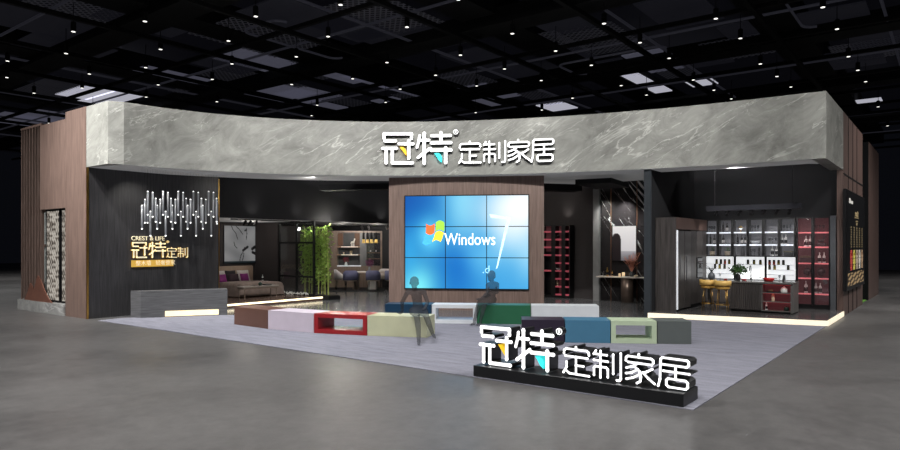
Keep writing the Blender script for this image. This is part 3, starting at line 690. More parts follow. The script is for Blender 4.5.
# chandelier of glass rods
ch = thing('rod_chandelier', 'chandelier of slim glass rods with lit tips hanging before the black oak wall', 'chandelier', (10.0, 16.6, FZ0-.02))
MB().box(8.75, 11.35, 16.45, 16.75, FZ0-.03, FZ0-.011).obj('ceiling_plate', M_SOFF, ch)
M_ROD = glass('rod_glass', (200, 205, 210), .25, .15, (190, 192, 196), .5)
M_TIP = glow('rod_tip_glow', (255, 255, 252), 1.2)
yc = 16.6
rods = []
for k in range(5):                                       # five repeats of the pattern seen in the photograph
    b = 142+k*15.2
    rods += [(b, 206, 228), (b+3, 200, 222), (b+5.8, 192, 214), (b+8.5, 212, 235), (b+10.7, 193, 216), (b+13.8, 199, 221)]
    if k == 0: rods += [(b+5.5, 205, 222)]
rods += [(217, 202, 223), (213.5, 197, 216)]
for k, (px, ya, yb) in enumerate(rods):
    y = yc+(-.12, .1, 0, .14, -.05)[k % 5]; x = xy(px, y)
    z1, z0 = zat(x, y, ya), zat(x, y, yb)
    rd = MB().tube([(x, y, z0), (x, y, z1)], .026, 8).obj('glass_rod', M_ROD, ch, True)
    MB().ball((x, y, z0-.02), .024, 8).ball((x, y, z1+.012), .02, 8).obj('lit_tip', M_TIP, rd, True)
    MB().tube([(x, y, z1+.03), (x, y, FZ0-.03)], .0012, 4).obj('wire', M_BLACK, rd)
# ---------------------------------------------------------------- benches
def bench_row(pts, dpt, h, rows, gap=.008):
    """boxes along a bent line of front corners, ends cut on the bisectors so that neighbours meet"""
    pts = [Vector(p) for p in pts]; nm = []
    for i in range(len(pts)-1):
        d = (pts[i+1]-pts[i]).normalized(); n = Vector((-d.y, d.x)); nm.append(n if n.dot(Vector((c, s))) > 0 else -n)
    back = []
    for i, p in enumerate(pts):
        n = (nm[max(i-1, 0)]+nm[min(i, len(nm)-1)]).normalized(); back.append(p+n*(dpt/max(.5, n.dot(nm[min(i, len(nm)-1)]))))
    for i, (rgb, lab, frame) in enumerate(rows):
        d = (pts[i+1]-pts[i]).normalized()*gap; db = (back[i+1]-back[i]).normalized()*gap
        fl, fr_, br_, bl_ = pts[i]+d, pts[i+1]-d, back[i+1]-db, back[i]+db
        o = (fl+fr_+br_+bl_)/4; fl, fr_, br_, bl_ = fl-o, fr_-o, br_-o, bl_-o
        mb = MB(); full = [fl, fr_, br_, bl_]
        if frame:
            L = (fr_-fl).length; k_ = .09/L; tk = .085
            mb.prism(full, 0, tk).prism(full, h-tk, h).prism([fl, fl.lerp(fr_, k_), bl_.lerp(br_, k_), bl_], tk, h-tk).prism([fl.lerp(fr_, 1-k_), fr_, br_, bl_.lerp(br_, 1-k_)], tk, h-tk)
        else: mb.prism(full, 0, h)
        solo('frame_bench' if frame else 'bench', mb, pm('bench_'+'_'.join(map(str, rgb)), rgb, .42, var=.04), lab, 'bench', (o.x, o.y, .013))
bench_row([(9.28, 13.62), (9.22, 12.25), (9.40, 10.91), (9.80, 9.71), (10.33, 8.52)], .62, .42, [
    ((104, 72, 60), 'brown solid bench box at left end of the front row', False), ((214, 202, 214), 'pale lilac solid bench box between brown and red ones', False),
    ((160, 26, 32), 'red open frame bench between lilac and cream boxes', True), ((206, 207, 172), 'cream green solid bench box with a seated figure on it', False)])
bench_row([(11.0, 6.70), (11.445, 5.99), (11.905, 5.25), (12.365, 4.51), (12.72, 3.97)], .62, .43, [
    ((44, 34, 52), 'dark purple bench box behind the floor sign', False), ((74, 126, 156), 'steel blue bench box behind the floor sign', False),
    ((196, 212, 180), 'pale green open frame bench between blue and grey boxes', True), ((98, 104, 102), 'mid grey bench box at right end of the front row', False)])
bench_row([at(p, q) for p, q in ((384.6, 16.0), (431.6, 15.86), (477, 15.74), (531, 15.6), (599.4, 15.45))], .55, .45, [
    ((14, 56, 84), 'dark navy bench box at left end of the back row', False), ((236, 240, 242), 'white open frame bench between navy and green boxes', True),
    ((44, 110, 76), 'dark green bench box with a seated figure at its left end', False), ((236, 240, 242), 'white solid bench box at right end of the back row', False)])
# ---------------------------------------------------------------- translucent seated figures (built in a frame that looks along the camera axis)
k = NT('translucent_figure'); k.n.remove(k.b)
tr = k.node('ShaderNodeBsdfTransparent'); df = k.node('ShaderNodeBsdfDiffuse', Color=col((74, 76, 80)))
no = k.node('ShaderNodeTexNoise', Scale=3.); k.link(k.coord(), no.inputs['Vector'])
mx = k.node('ShaderNodeMixShader'); k.link(k.ramp(no.outputs['Fac'], [(.3, (.43,)*3+(1,)), (.7, (.47,)*3+(1,))]), mx.inputs[0])
k.link(tr.outputs[0], mx.inputs[1]); k.link(df.outputs[0], mx.inputs[2]); k.link(mx.outputs[0], k.out.inputs['Surface'])
M_FIG = k.m
def figure(chains, loc, label):
    mb = MB()
    for ch_ in chains:
        for (a, ra), (b, rb) in zip(ch_, ch_[1:]): mb.caps(a, ra, b, rb)
    o = mb.obj('figure_source', M_FIG)
    md = o.modifiers.new('r', 'REMESH'); md.mode = 'VOXEL'; md.voxel_size = .007; md.use_smooth_shade = True
    sm = o.modifiers.new('s', 'SMOOTH'); sm.factor = .5; sm.iterations = 3
    dg = bpy.context.evaluated_depsgraph_get(); me = bpy.data.meshes.new_from_object(o.evaluated_get(dg))
    bpy.data.objects.remove(o)
    me.materials.clear(); me.materials.append(M_FIG)
    p = bpy.data.objects.new('person', me); C.objects.link(p); p.location = loc; p.rotation_euler = (0, 0, RZC)
    return tag(p, label, 'person')
def hand(w, d, side):       # wrist w, pointing direction d, side vector: palm, four bent fingers and a thumb
    w, d, sd = Vector(w), Vector(d).normalized(), Vector(side).normalized()
    nrm = d.cross(sd).normalized(); out = [[(w, .024), (w+d*.075, .03)]]
    for i, L in enumerate((.062, .072, .068, .052)):
        b = w+d*.082+sd*(.027-.018*i); m = b+d*L*.55; out.append([(b, .0095), (m, .009), (m+d*L*.4-nrm*.018, .0075)])
    tb = w+d*.03+sd*.028; out.append([(tb, .012), (tb+d*.03+sd*.028, .0105), (tb+d*.062+sd*.034, .009)])
    return out
def head(p, fx, fy):        # p centre, (fx, fy) facing direction
    p = Vector(p); f = Vector((fx, fy, 0)).normalized(); l = Vector((-f.y, f.x, 0)); up = Vector((0, 0, 1))
    o = [[(p+up*.03-f*.012, .088), (p+up*.02+f*.015, .084)], [(p-up*.03+f*.03, .062), (p-up*.085+f*.055, .036)],
         [(p+f*.09+up*.015, .009), (p+f*.108-up*.02, .012)], [(p+f*.09-up*.052-l*.015, .009), (p+f*.09-up*.052+l*.015, .009)]]
    for q in (-1, 1):
        o.append([(p+l*.086*q+up*.02, .014), (p+l*.088*q-up*.018, .011)])
        o.append([(p+f*.078+l*.02*q+up*.038, .011), (p+f*.07+l*.05*q+up*.036, .010)])
    o.append([(p+up*.05-f*.02, .092), (p+up*.0-f*.04, .082)])          # short hair cap
    return o
# first: sits on the right end of the cream box, one foot down, the other swinging
def LX(px, t, t0, px0): return ((px-CX)*t-(px0-CX)*t0)/F
def V3(px, t, z, px0, t0): return ((px-CX)/F*t-(px0-CX)/F*t0, t-t0, z)
P0 = (419, 13.35)
f = lambda px, t, z: V3(px, t, z, *P0)
ch1 = [[(f(418.5, 13.42, .555), .122), (f(417.5, 13.42, .71), .10), (f(416.5, 13.4, .875), .11), (f(415, 13.37, .965), .055), (f(414.3, 13.34, 1.05), .05)],
       [(f(408.8, 13.4, .93), .054), (f(416, 13.4, .93), .08), (f(423.2, 13.4, .925), .054)],
       [(f(413.5, 13.42, .535), .095), (f(423.5, 13.42, .535), .095)],
       [(f(407.8, 13.4, .93), .05), (f(402.2, 13.45, .72), .04), (f(402.4, 13.55, .51), .028)],
       [(f(424.1, 13.4, .925), .05), (f(427.6, 13.36, .72), .04), (f(424.8, 13.0, .635), .028)],
       [(f(414.5, 13.38, .525), .092), (f(416.5, 12.85, .515), .062), (f(418.3, 12.62, .30), .055), (f(418.8, 12.47, .10), .036), (f(418.8, 12.47, .055), .037)],
       [(f(418.8, 12.5, .045), .032), (f(418.6, 12.31, .042), .028), (f(418.5, 12.26, .04), .022)],
       [(f(422.5, 13.38, .525), .092), (f(425.5, 12.85, .535), .062), (f(429.0, 12.72, .36), .055), (f(432.2, 12.72, .19), .036)],
       [(f(432.5, 12.74, .165), .032), (f(434.6, 12.60, .125), .026), (f(435.2, 12.56, .115), .02)]]
ch1 += hand(f(402.4, 13.56, .50), (-.25, .25, -.1), (1, 1, 0))+hand(f(424.6, 12.98, .63), (-.1, -1, -.12), (-1, 0, 0))+head(f(414.2, 13.32, 1.11), -.1, -1)
x, y = at(*P0); figure(ch1, (x, y, .013), 'translucent grey seated person on the cream green bench, leg swinging to the right')
P0 = (489, 15.9)
f = lambda px, t, z: V3(px, t, z, *P0)
ch2 = [[(f(490, 15.95, .575), .125), (f(491.5, 15.95, .72), .104), (f(492.5, 15.93, .89), .112), (f(492, 15.9, .99), .056), (f(491.6, 15.87, 1.07), .05)],
       [(f(488.2, 15.78, .935), .054), (f(492.6, 15.93, .935), .082), (f(496.8, 16.08, .93), .054)],
       [(f(487, 15.88, .555), .095), (f(493, 16.02, .555), .095)],
       [(f(487.8, 15.76, .93), .05), (f(487.4, 15.62, .74), .04), (f(481.5, 15.42, .64), .029)],
       [(f(497.2, 16.08, .925), .05), (f(497.4, 16.05, .74), .04), (f(489, 15.72, .68), .029)],
       [(f(487.5, 15.86, .55), .09), (f(479.3, 15.42, .53), .061), (f(476.6, 15.38, .30), .054), (f(474.5, 15.40, .10), .036), (f(474.5, 15.40, .055), .036)],
       [(f(474.2, 15.40, .045), .031), (f(471.8, 15.27, .042), .027), (f(471, 15.23, .04), .021)],
       [(f(491.5, 15.95, .55), .09), (f(484.8, 15.42, .535), .061), (f(482.3, 15.38, .30), .054), (f(480.3, 15.40, .10), .036), (f(480.3, 15.40, .055), .036)],
       [(f(480.0, 15.40, .045), .031), (f(477.7, 15.27, .042), .027), (f(477, 15.23, .04), .021)]]
ch2 += hand(f(481.2, 15.41, .635), (-.8, -.5, -.2), (-.5, .8, 0))+hand(f(488.6, 15.7, .675), (-.85, -.5, -.25), (-.5, .8, 0))+head(f(491.2, 15.84, 1.135), -.75, -.66)
x, y = at(*P0); figure(ch2, (x, y, .013), 'translucent grey seated person on the dark green bench before the video wall')
# ---------------------------------------------------------------- small props
def bottle_mb(h=.3, r=.038):
    mb = MB(); mb.lathe([(r*.95, 0), (r, .01), (r, h*.58), (r*.8, h*.68), (r*.36, h*.76), (r*.34, h*.96), (r*.4, h*.965), (r*.4, h), (r*.3, h+.001)], n=12, mi=0)
    mb.lathe([(r+.002, h*.14), (r+.002, h*.48)], n=12, mi=1); return mb
M_BOT = pm('dark_bottle_glass', (26, 24, 26), .15); M_LAB = pm('pale_bottle_label', (214, 210, 204), .6, emit=(214, 210, 204), es=.12)
M_WBOT = pm('white_bottle', (226, 224, 220), .3, emit=(226, 224, 220), es=.1); M_CREAM = pm('cream_ceramic', (224, 206, 176), .35)
M_GREEN = pm('leaf_green', (70, 108, 56), .5, var=.35, scale=9); M_RED = pm('red_enamel', (176, 28, 30), .3)
M_REDIN = pm('deep_red_lacquer', (88, 48, 52), .4, emit=(104, 58, 63), es=.22); M_REDGLOW = glow('red_shelf_glow', (244, 140, 145), .62)  # lacquer emission stands in for shelf light on the red insides
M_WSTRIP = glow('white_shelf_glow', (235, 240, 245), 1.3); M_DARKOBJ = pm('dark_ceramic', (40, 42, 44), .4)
M_CABGREY = pm('grey_cabinet_inside', (130, 130, 132), .6, emit=(130, 130, 134), es=.3); M_FRAME = pm('black_metal_frame', (24, 24, 26), .4, .3)  # cabinet grey emits a little in place of light from the shelves
PROTO = {}
def prop(kind, name, lab, cat, loc, group=None, sc=1.):
    """each kind is modelled once, later ones are copies that share its mesh"""
    if kind in PROTO:
        o = copy_tree(PROTO[kind])
    else:
        mb = MB(); mats = [M_BOT, M_LAB]; sm = True
        if kind == 'bottle': mb = bottle_mb()
        elif kind == 'white_bottle': mb = bottle_mb(.3, .042); mats = [M_WBOT, M_BOT]
        elif kind == 'slim_bottle': mb = bottle_mb(.36, .032); mats = [M_BOT, M_BOT]
        elif kind == 'gold_bottle': mb = bottle_mb(.3, .04); mats = [M_GOLD, M_BOT]
        elif kind == 'glass': mb.lathe([(.034, 0), (.034, .004), (.005, .01), (.005, .09), (.03, .12), (.036, .16), (.03, .2)], n=12); mats = glass('wine_glass', (215, 218, 220), .25, .08)
        elif kind == 'bowl': mb.lathe([(.05, 0), (.06, .01), (.14, .07), (.17, .14), (.165, .145), (.13, .08), (.02, .02)], n=20); mats = M_WHITE
        elif kind == 'lamp': mb.lathe([(.06, 0), (.06, .01), (.012, .015), (.012, .08)], n=12, mi=0); mb.ball((0, 0, .12), .05, 12, 1); mb.lathe([(.1, .13), (.02, .2), (.012, .2)], n=14, mi=0); mats = [M_GOLD, M_LAMP]
        elif kind == 'globe': mb.lathe([(.07, 0), (.07, .015), (.015, .03), (.015, .07)], n=12); mb.ball((0, 0, .18), .12, 16); mb.tube([(.135*math.cos(a*.35), 0, .18+.135*math.sin(a*.35)) for a in range(-4, 6)], .007, 6); mats = M_DARKOBJ
        elif kind == 'box': mb.box(-.19, .19, -.09, .09, 0, .17, 0, .01).box(-.2, .2, -.1, .1, .172, .24, 1, .01); mats = [M_DARKOBJ, pm('olive_box_lid', (92, 86, 60), .5)]; sm = False
        elif kind == 'sculpture':
            mb.box(-.14, .14, -.07, .07, 0, .13, 0, .01); mb.caps((-.06, 0, .2), .05, (.05, 0, .21), .045); mb.caps((.06, 0, .22), .03, (.09, 0, .32), .022); mb.caps((.09, 0, .33), .022, (.13, 0, .32), .012)
            for a, b in ((-.07, .03), (.05, .03), (-.07, -.03), (.05, -.03)): mb.tube([(a, b, .2), (a, b, .125)], .012, 6)
            for b in (-1, 1): mb.tube([(.085, b*.01, .34), (.07, b*.05, .4), (.09, b*.07, .46)], .008, 6); mb.tube([(.07, b*.05, .4), (.11, b*.06, .43)], .006, 5)
            mats = M_DARKOBJ
        elif kind == 'jar': mb.lathe([(.034, 0), (.036, .01), (.036, .085), (.028, .095)], n=12, mi=0); mb.lathe([(.033, .096), (.033, .125), (.03, .13)], n=12, mi=1); mats = [pm('olive_spice', (120, 108, 34), .4), M_FRAME]
        elif kind == 'red_jar': mb.lathe([(.034, 0), (.036, .01), (.036, .085), (.028, .095)], n=12, mi=0); mb.lathe([(.033, .096), (.033, .125), (.03, .13)], n=12, mi=1); mats = [pm('red_spice', (150, 50, 30), .4), M_FRAME]
        elif kind == 'dark_jar': mb.lathe([(.034, 0), (.036, .01), (.036, .085), (.028, .095)], n=12, mi=0); mb.lathe([(.033, .096), (.033, .125), (.03, .13)], n=12, mi=1); mats = [pm('dark_spice', (52, 50, 34), .4), M_FRAME]
        elif kind == 'potted': 
            mb.lathe([(.06, 0), (.075, .02), (.085, .13), (.07, .132)], n=14, mi=0); leaves(mb, (0, 0, .2), .09, .08, 60, .06, 1); mats = [M_CREAM, M_GREEN]; sm = False
        elif kind == 'pan': mb.lathe([(.1, 0), (.13, .02), (.16, .1), (.155, .1), (.12, .03)], n=20, mi=0); mb.tube([(.15, 0, .09), (.3, 0, .12)], .012, 6, 1); mb.tube([(-.15, 0, .09), (-.22, 0, .1)], .012, 6, 1); mats = [M_RED, M_FRAME]
        elif kind == 'dish': mb.lathe([(.04, 0), (.05, .005), (.08, .04), (.075, .042), (.04, .012)], n=14); mats = M_RED
        elif kind == 'kettle': mb.lathe([(.075, 0), (.09, .03), (.085, .1), (.05, .15), (.02, .16), (.015, .18)], n=16, mi=0); mb.tube([(.08, 0, .06), (.13, 0, .12), (.15, 0, .13)], .014, 6, 0); mb.tube([(.0, .06, .14), (0, .05, .2), (0, -.05, .2), (0, -.06, .14)], .008, 6, 1); mats = [M_WBOT, M_FRAME]
        elif kind == 'tray': mb.box(-.19, .19, -.1, .1, 0, .02, 0, .005).box(-.19, -.17, -.1, .1, .02, .06).box(.17, .19, -.1, .1, .02, .06).box(.02, .15, -.06, .06, .021, .08, 1, .01); mats = [M_DARKOBJ, pm('brown_food_box', (110, 84, 58), .6)]; sm = False
        elif kind == 'flask': mb.lathe([(.05, 0), (.052, .02), (.052, .2), (.03, .25), (.03, .28)], n=14); mats = M_CREAM
        elif kind == 'teapot': mb.lathe([(.06, 0), (.085, .05), (.07, .12), (.02, .14), (.015, .16)], n=16); mb.tube([(.07, 0, .06), (.12, 0, .11)], .012, 6); mats = pm('dark_green_pot', (28, 52, 46), .3)
        elif kind == 'pitcher': mb.lathe([(.06, 0), (.07, .02), (.06, .18), (.045, .26), (.055, .3), (.05, .3)], n=14); mb.tube([(.05, 0, .27), (.11, 0, .23), (.1, 0, .12), (.06, 0, .08)], .009, 6); mats = M_STEEL
        elif kind == 'candle': mb.lathe([(.035, 0), (.037, .01), (.037, .1), (.02, .104)], n=12, mi=0); mats = [pm('cream_candle', (240, 214, 180), .5, emit=(255, 214, 160), es=.3)]
        elif kind == 'stone': mb.ball((0, 0, .05), .06, 12, 0, (1.5, 1, .8)); mats = M_CREAM
        elif kind == 'horse':
            mb.caps((-.07, 0, .2), .05, (.06, 0, .22), .05); mb.caps((.07, 0, .23), .035, (.12, 0, .36), .028); mb.caps((.12, 0, .37), .028, (.18, 0, .34), .016)
            for a, b in ((-.08, .03), (.06, .03), (-.08, -.03), (.06, -.03)): mb.tube([(a, b, .2), (a, b, 0)], .014, 6)
            mb.caps((-.11, 0, .22), .015, (-.16, 0, .12), .008); mats = M_WBOT
        elif kind == 'cup': mb.lathe([(.04, 0), (.05, .02), (.06, .16), (.05, .16), (.04, .02)], n=14); mats = M_CREAM
        elif kind == 'flowers':
            mb.lathe([(.05, 0), (.07, .06), (.04, .14), (.05, .17)], n=14, mi=0); leaves(mb, (0, 0, .29), .16, .12, 130, .07, 1); mats = [M_WHITE, pm('pink_petal', (150, 72, 84), .6, var=.4, scale=20)]; sm = False
        elif kind == 'purple_flowers':
            mb.lathe([(.05, 0), (.06, .08), (.04, .2), (.05, .22)], n=14, mi=0); leaves(mb, (0, 0, .38), .19, .17, 170, .08, 1); mats = [pm('grey_vase', (130, 134, 140), .25), pm('plum_petal', (112, 54, 96), .6, var=.4, scale=20)]; sm = False
        elif kind == 'plate': mb.lathe([(.08, 0), (.13, .012), (.128, .016), (.06, .006)], n=20); mats = M_WHITE
        elif kind == 'book': mb.box(-.13, .13, -.09, .09, 0, .035, 0, .004); mats = pm('dark_book', (52, 50, 52), .6); sm = False
        o = mb.obj(name, mats, None, sm); PROTO[kind] = o
    o.name = name; o.location = loc; o.scale = (sc,)*3
    for k_ in ('group',):
        if k_ in o: del o[k_]
    return tag(o, lab, cat, group)
def leaves(mb, cen, rx, rz_, n, size, mi=0, droop=.3):
    for _ in range(n):
        while True:
            p = Vector((random.uniform(-1, 1), random.uniform(-1, 1), random.uniform(-1, 1)))
            if p.length < 1: break
        q = Vector((cen[0]+p.x*rx, cen[1]+p.y*rx, cen[2]+p.z*rz_))
        d = Vector((random.uniform(-1, 1), random.uniform(-1, 1), random.uniform(-.9, .5))).normalized()
        sd = d.cross(Vector((random.random(), random.random(), 1))).normalized()*size*.22
        d *= size*random.uniform(.7, 1.2)
        mb.add([q, q+d*.5+sd, q+d, q+d*.5-sd], [(0, 1, 2, 3)], mi)
# ---------------------------------------------------------------- kitchen on the right
KX = 20.6
struct('wall_kitchen_left', MB().box(16.98, 20.9, 6.36, 6.5, 0, 5.3), M_BLKWALL)
struct('wall_kitchen_back', MB().box(KX+.02, KX+.2, Y0+.16, 6.36, 0, 5.3), M_BLKWALL)
struct('trim_kitchen_edge', MB().box(16.9, 16.98, 6.34, 6.52, 0, FZ0), pm('blue_grey_edge', (48, 53, 58), .6))
plat = [(16.7, 6.33), (17.47, Y0), (20.21, Y0), (20.21, Y0+.17), (KX, Y0+.17), (KX, 6.35)]
struct('floor_kitchen', MB().prism(plat, .006, .15), pm('dark_glossy_tile', (88, 86, 86), .14, var=.1, scale=1))
mb = MB()
mb.strip([(16.67, 6.33), (17.46, Y0-.02), (20.21, Y0-.02)], [(16.70, 6.33), (17.48, Y0-.001), (20.21, Y0-.001)], .013, .135)
struct('trim_platform_light', mb, M_WARM2)
# tall cabinet run with fridge, doors face the picture's right
t = thing('tall_cabinet', 'tall smoked oak cabinet run with plain end panel on left side of kitchen', 'cabinet', (18.6, 6.1, .15))
MB().box(17.25, 17.31, 5.8, 6.34, .15, 2.63).obj('end_panel', M_DKWOOD, t)
MB().box(17.312, 19.98, 5.8, 6.34, 2.32, 2.63).obj('upper_panel', M_WALNUT_D, t)
MB().box(18.5, 19.98, 5.84, 6.34, .15, 2.315).obj('carcass', M_BLACK, t)
for k in range(3):
    if k != 1: MB().box(18.52+k*.53, min(19.03+k*.53, 19.975), 5.81, 5.838, .25, 2.3).obj('door', M_DKWOOD, t)
MB().box(19.05, 19.56, 5.81, 5.838, .25, .95).box(19.05, 19.56, 5.81, 5.838, 1.55, 2.3).obj('door', M_DKWOOD, t)
t = thing('refrigerator', 'tall dark steel refrigerator with bright vertical edge light beside the oak end panel', 'refrigerator', (17.9, 6.05, .15))
MB().box(17.33, 18.48, 5.84, 6.33, .15, 2.31).obj('body', M_BLACK, t)
for x0 in (17.42, 17.96): 
    o = MB().box(x0, x0+.51, 5.79, 5.835, .2, 2.28, bev=.008).obj('door', pm('smoked_steel', (96, 92, 90), .3, .6), t)
    MB().tube([(x0+.05, 5.76, .9), (x0+.05, 5.76, 1.6)], .012, 8).obj('handle', M_STEEL, o)
MB().box(17.32, 17.34, 5.765, 5.835, .2, 2.29).obj('edge_light', glow('fridge_edge_glow', (215, 218, 222), .5), t, label='glowing vertical edge')
t = thing('oven', 'black built in oven in the tall cabinet run beside the refrigerator', 'oven', (19.3, 5.8, .96))
MB().box(19.06, 19.55, 5.79, 5.838, .97, 1.53, bev=.006).obj('oven_body', pm('oven_glass', (14, 14, 16), .1), t)
MB().tube([(19.12, 5.765, 1.4), (19.5, 5.765, 1.4)], .01, 8).obj('handle', M_STEEL, t)
MB().box(19.1, 19.5, 5.785, 5.7895, 1.44, 1.5).obj('control_strip', M_STEEL, t)
# wall cabinets with glass doors
CFX = 20.25
pxs = [704.4, 717.9, 732.4, 747.9, 763.3, 779.2, 795.4]
ys = [yx(p, CFX) for p in pxs]
cz0, cz1 = 1.56, 2.66
sh = [2.26, 1.90]
t = thing('glass_wall_cabinet', 'row of six grey glass fronted wall cabinets with white lit shelves', 'cabinet', (CFX+.17, (ys[0]+ys[-1])/2, cz0))
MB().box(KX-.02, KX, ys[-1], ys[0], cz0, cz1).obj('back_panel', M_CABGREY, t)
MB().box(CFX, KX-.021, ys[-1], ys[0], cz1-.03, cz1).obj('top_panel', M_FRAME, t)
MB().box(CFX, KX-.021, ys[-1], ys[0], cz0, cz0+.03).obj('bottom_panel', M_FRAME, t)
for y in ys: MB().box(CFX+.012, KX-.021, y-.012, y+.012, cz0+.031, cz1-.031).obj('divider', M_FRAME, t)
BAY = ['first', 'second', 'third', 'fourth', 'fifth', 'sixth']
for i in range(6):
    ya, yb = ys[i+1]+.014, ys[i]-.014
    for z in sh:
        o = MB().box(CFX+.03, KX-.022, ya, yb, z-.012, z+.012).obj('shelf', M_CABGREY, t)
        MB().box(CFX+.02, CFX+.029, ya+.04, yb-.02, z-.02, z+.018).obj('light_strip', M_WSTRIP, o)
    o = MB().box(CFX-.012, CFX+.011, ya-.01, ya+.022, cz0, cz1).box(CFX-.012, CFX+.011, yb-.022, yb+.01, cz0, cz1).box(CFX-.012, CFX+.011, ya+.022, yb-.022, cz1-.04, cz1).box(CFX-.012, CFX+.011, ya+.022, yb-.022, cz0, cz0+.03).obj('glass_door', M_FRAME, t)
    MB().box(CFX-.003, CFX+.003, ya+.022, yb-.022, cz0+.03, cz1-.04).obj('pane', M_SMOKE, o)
XI = CFX+.17
def inbay(px): return yx(px, XI)
top, mid, bot = sh[0]+.0125, sh[1]+.0125, cz0+.031
for kind, px, z, name, lab, cat in (
    ('slim_bottle', 723.2, top, 'wine_bottle', 'tall dark bottle on top shelf of second glass cabinet from left, left of two', 'bottle'),
    ('bottle', 727.0, top, 'wine_bottle', 'dark bottle with pale label on top shelf of second glass cabinet, right of two', 'bottle'),
    ('lamp', 740.8, top, 'table_lamp', 'tiny gold table lamp glowing on top shelf of third glass cabinet', 'lamp'),
    ('slim_bottle', 710.6, mid, 'wine_bottle', 'dark bottle on middle shelf of first glass cabinet from left, left of two', 'bottle'),
    ('bottle', 714.4, mid, 'wine_bottle', 'dark bottle with pale label on middle shelf of first glass cabinet, right of two', 'bottle'),
    ('bottle', 723.4, mid, 'wine_bottle', 'single dark bottle with label on middle shelf of second glass cabinet', 'bottle'),
    ('slim_bottle', 737.6, mid, 'wine_bottle', 'plain dark bottle on middle shelf of third glass cabinet, left of three', 'bottle'),
    ('bottle', 741.8, mid, 'wine_bottle', 'labelled dark bottle on middle shelf of third glass cabinet, centre of three', 'bottle'),
    ('bottle', 745.2, mid, 'wine_bottle', 'labelled dark bottle on middle shelf of third glass cabinet, right of three', 'bottle'),
    ('bowl', 755.2, mid, 'bowl', 'white porcelain bowl on middle shelf of fourth glass cabinet', 'bowl'),
    ('white_bottle', 782.0, mid, 'wine_bottle', 'pale bottle on middle shelf of sixth glass cabinet, left of two', 'bottle'),
    ('white_bottle', 785.8, mid, 'wine_bottle', 'pale bottle on middle shelf of sixth glass cabinet, right of two', 'bottle'),
    ('potted', 712.2, bot, 'potted_plant', 'small plant in pale pot at bottom of first glass cabinet', 'plant'),
    ('potted', 727.4, bot, 'potted_plant', 'small plant in pale pot at bottom of second glass cabinet', 'plant'),
    ('pitcher', 743.0, bot, 'pitcher', 'grey metal pitcher at bottom of third glass cabinet', 'pitcher'),
    ('slim_bottle', 759.2, bot, 'wine_bottle', 'single plain dark bottle at bottom of fourth glass cabinet', 'bottle'),
    ('white_bottle', 772.4, bot, 'wine_bottle', 'white bottle at bottom of fifth glass cabinet, left of two', 'bottle'),
    ('white_bottle', 776.6, bot, 'wine_bottle', 'white bottle at bottom of fifth glass cabinet, right of two', 'bottle'),
    ('box', 788.5, bot, 'storage_box', 'olive lidded box at bottom of sixth glass cabinet', 'box')):
    o = prop(kind, name, lab, cat, (XI, inbay(px), z), None, .9 if kind in ('slim_bottle',) else (.6 if kind == 'box' else .78 if kind == 'bowl' else .95))
    if kind == 'box': o.rotation_euler = (0, 0, math.pi/2)
for bay, z, where, pp_ in ((0, top, 'top shelf of first glass cabinet', (709.6, 712, 714.4)), (3, top, 'top shelf of fourth glass cabinet', (752.5, 755.2, 758)), (4, mid, 'middle shelf of fifth glass cabinet', (769.6, 772.6, 775.8)), (5, top, 'top shelf of sixth glass cabinet', (784, 787.2, 790.4)), (3, bot, 'bottom of fourth glass cabinet', (751.6, 754.4))):
    for p in pp_: prop('glass', 'wine_glass', 'clear stemmed wine glass in the row on '+where if 'shelf' in where else 'clear stemmed wine glass of the pair at '+where, 'glass', (XI, inbay(p), z), 'wine glasses, '+where)
# red lit tall cabinets
rp = [795.8, 812.8, 830.4]
ry = [yx(p, CFX) for p in rp]; ry[0] = ys[-1]-.026
t = thing('red_glass_cabinet', 'tall black framed glass cabinet with red lit shelves at right end of kitchen', 'cabinet', (CFX+.17, (ry[0]+ry[2])/2, .15))
rz0, rz1 = .15, 2.67
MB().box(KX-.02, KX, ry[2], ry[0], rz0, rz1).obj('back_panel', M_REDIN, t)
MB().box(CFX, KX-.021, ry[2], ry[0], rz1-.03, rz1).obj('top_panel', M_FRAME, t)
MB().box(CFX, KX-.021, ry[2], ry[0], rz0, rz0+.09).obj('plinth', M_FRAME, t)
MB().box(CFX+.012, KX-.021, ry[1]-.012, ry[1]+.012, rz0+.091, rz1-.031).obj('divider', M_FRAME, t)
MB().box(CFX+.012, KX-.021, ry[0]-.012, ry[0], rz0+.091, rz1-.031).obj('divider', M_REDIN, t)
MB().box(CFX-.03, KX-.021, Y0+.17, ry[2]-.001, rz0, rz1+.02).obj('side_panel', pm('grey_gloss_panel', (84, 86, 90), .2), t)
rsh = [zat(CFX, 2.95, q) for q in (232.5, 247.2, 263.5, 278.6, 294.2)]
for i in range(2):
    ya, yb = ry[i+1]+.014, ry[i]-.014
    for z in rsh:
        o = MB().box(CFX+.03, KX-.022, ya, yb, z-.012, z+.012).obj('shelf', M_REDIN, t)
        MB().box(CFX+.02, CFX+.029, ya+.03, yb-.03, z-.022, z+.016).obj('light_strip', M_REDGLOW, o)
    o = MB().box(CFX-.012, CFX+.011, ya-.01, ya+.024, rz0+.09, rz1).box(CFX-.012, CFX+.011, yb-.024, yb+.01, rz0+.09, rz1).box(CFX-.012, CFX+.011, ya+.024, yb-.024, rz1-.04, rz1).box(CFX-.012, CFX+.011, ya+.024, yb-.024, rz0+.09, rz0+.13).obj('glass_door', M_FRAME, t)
    MB().box(CFX-.003, CFX+.003, ya+.024, yb-.024, rz0+.13, rz1-.04).obj('pane', glass('red_smoked_glass', (244, 236, 237), .05, .05, (150, 120, 124), .08), o)
R = [z+.0125 for z in rsh]
ORD = ['top', 'second', 'third', 'fourth', 'lowest']
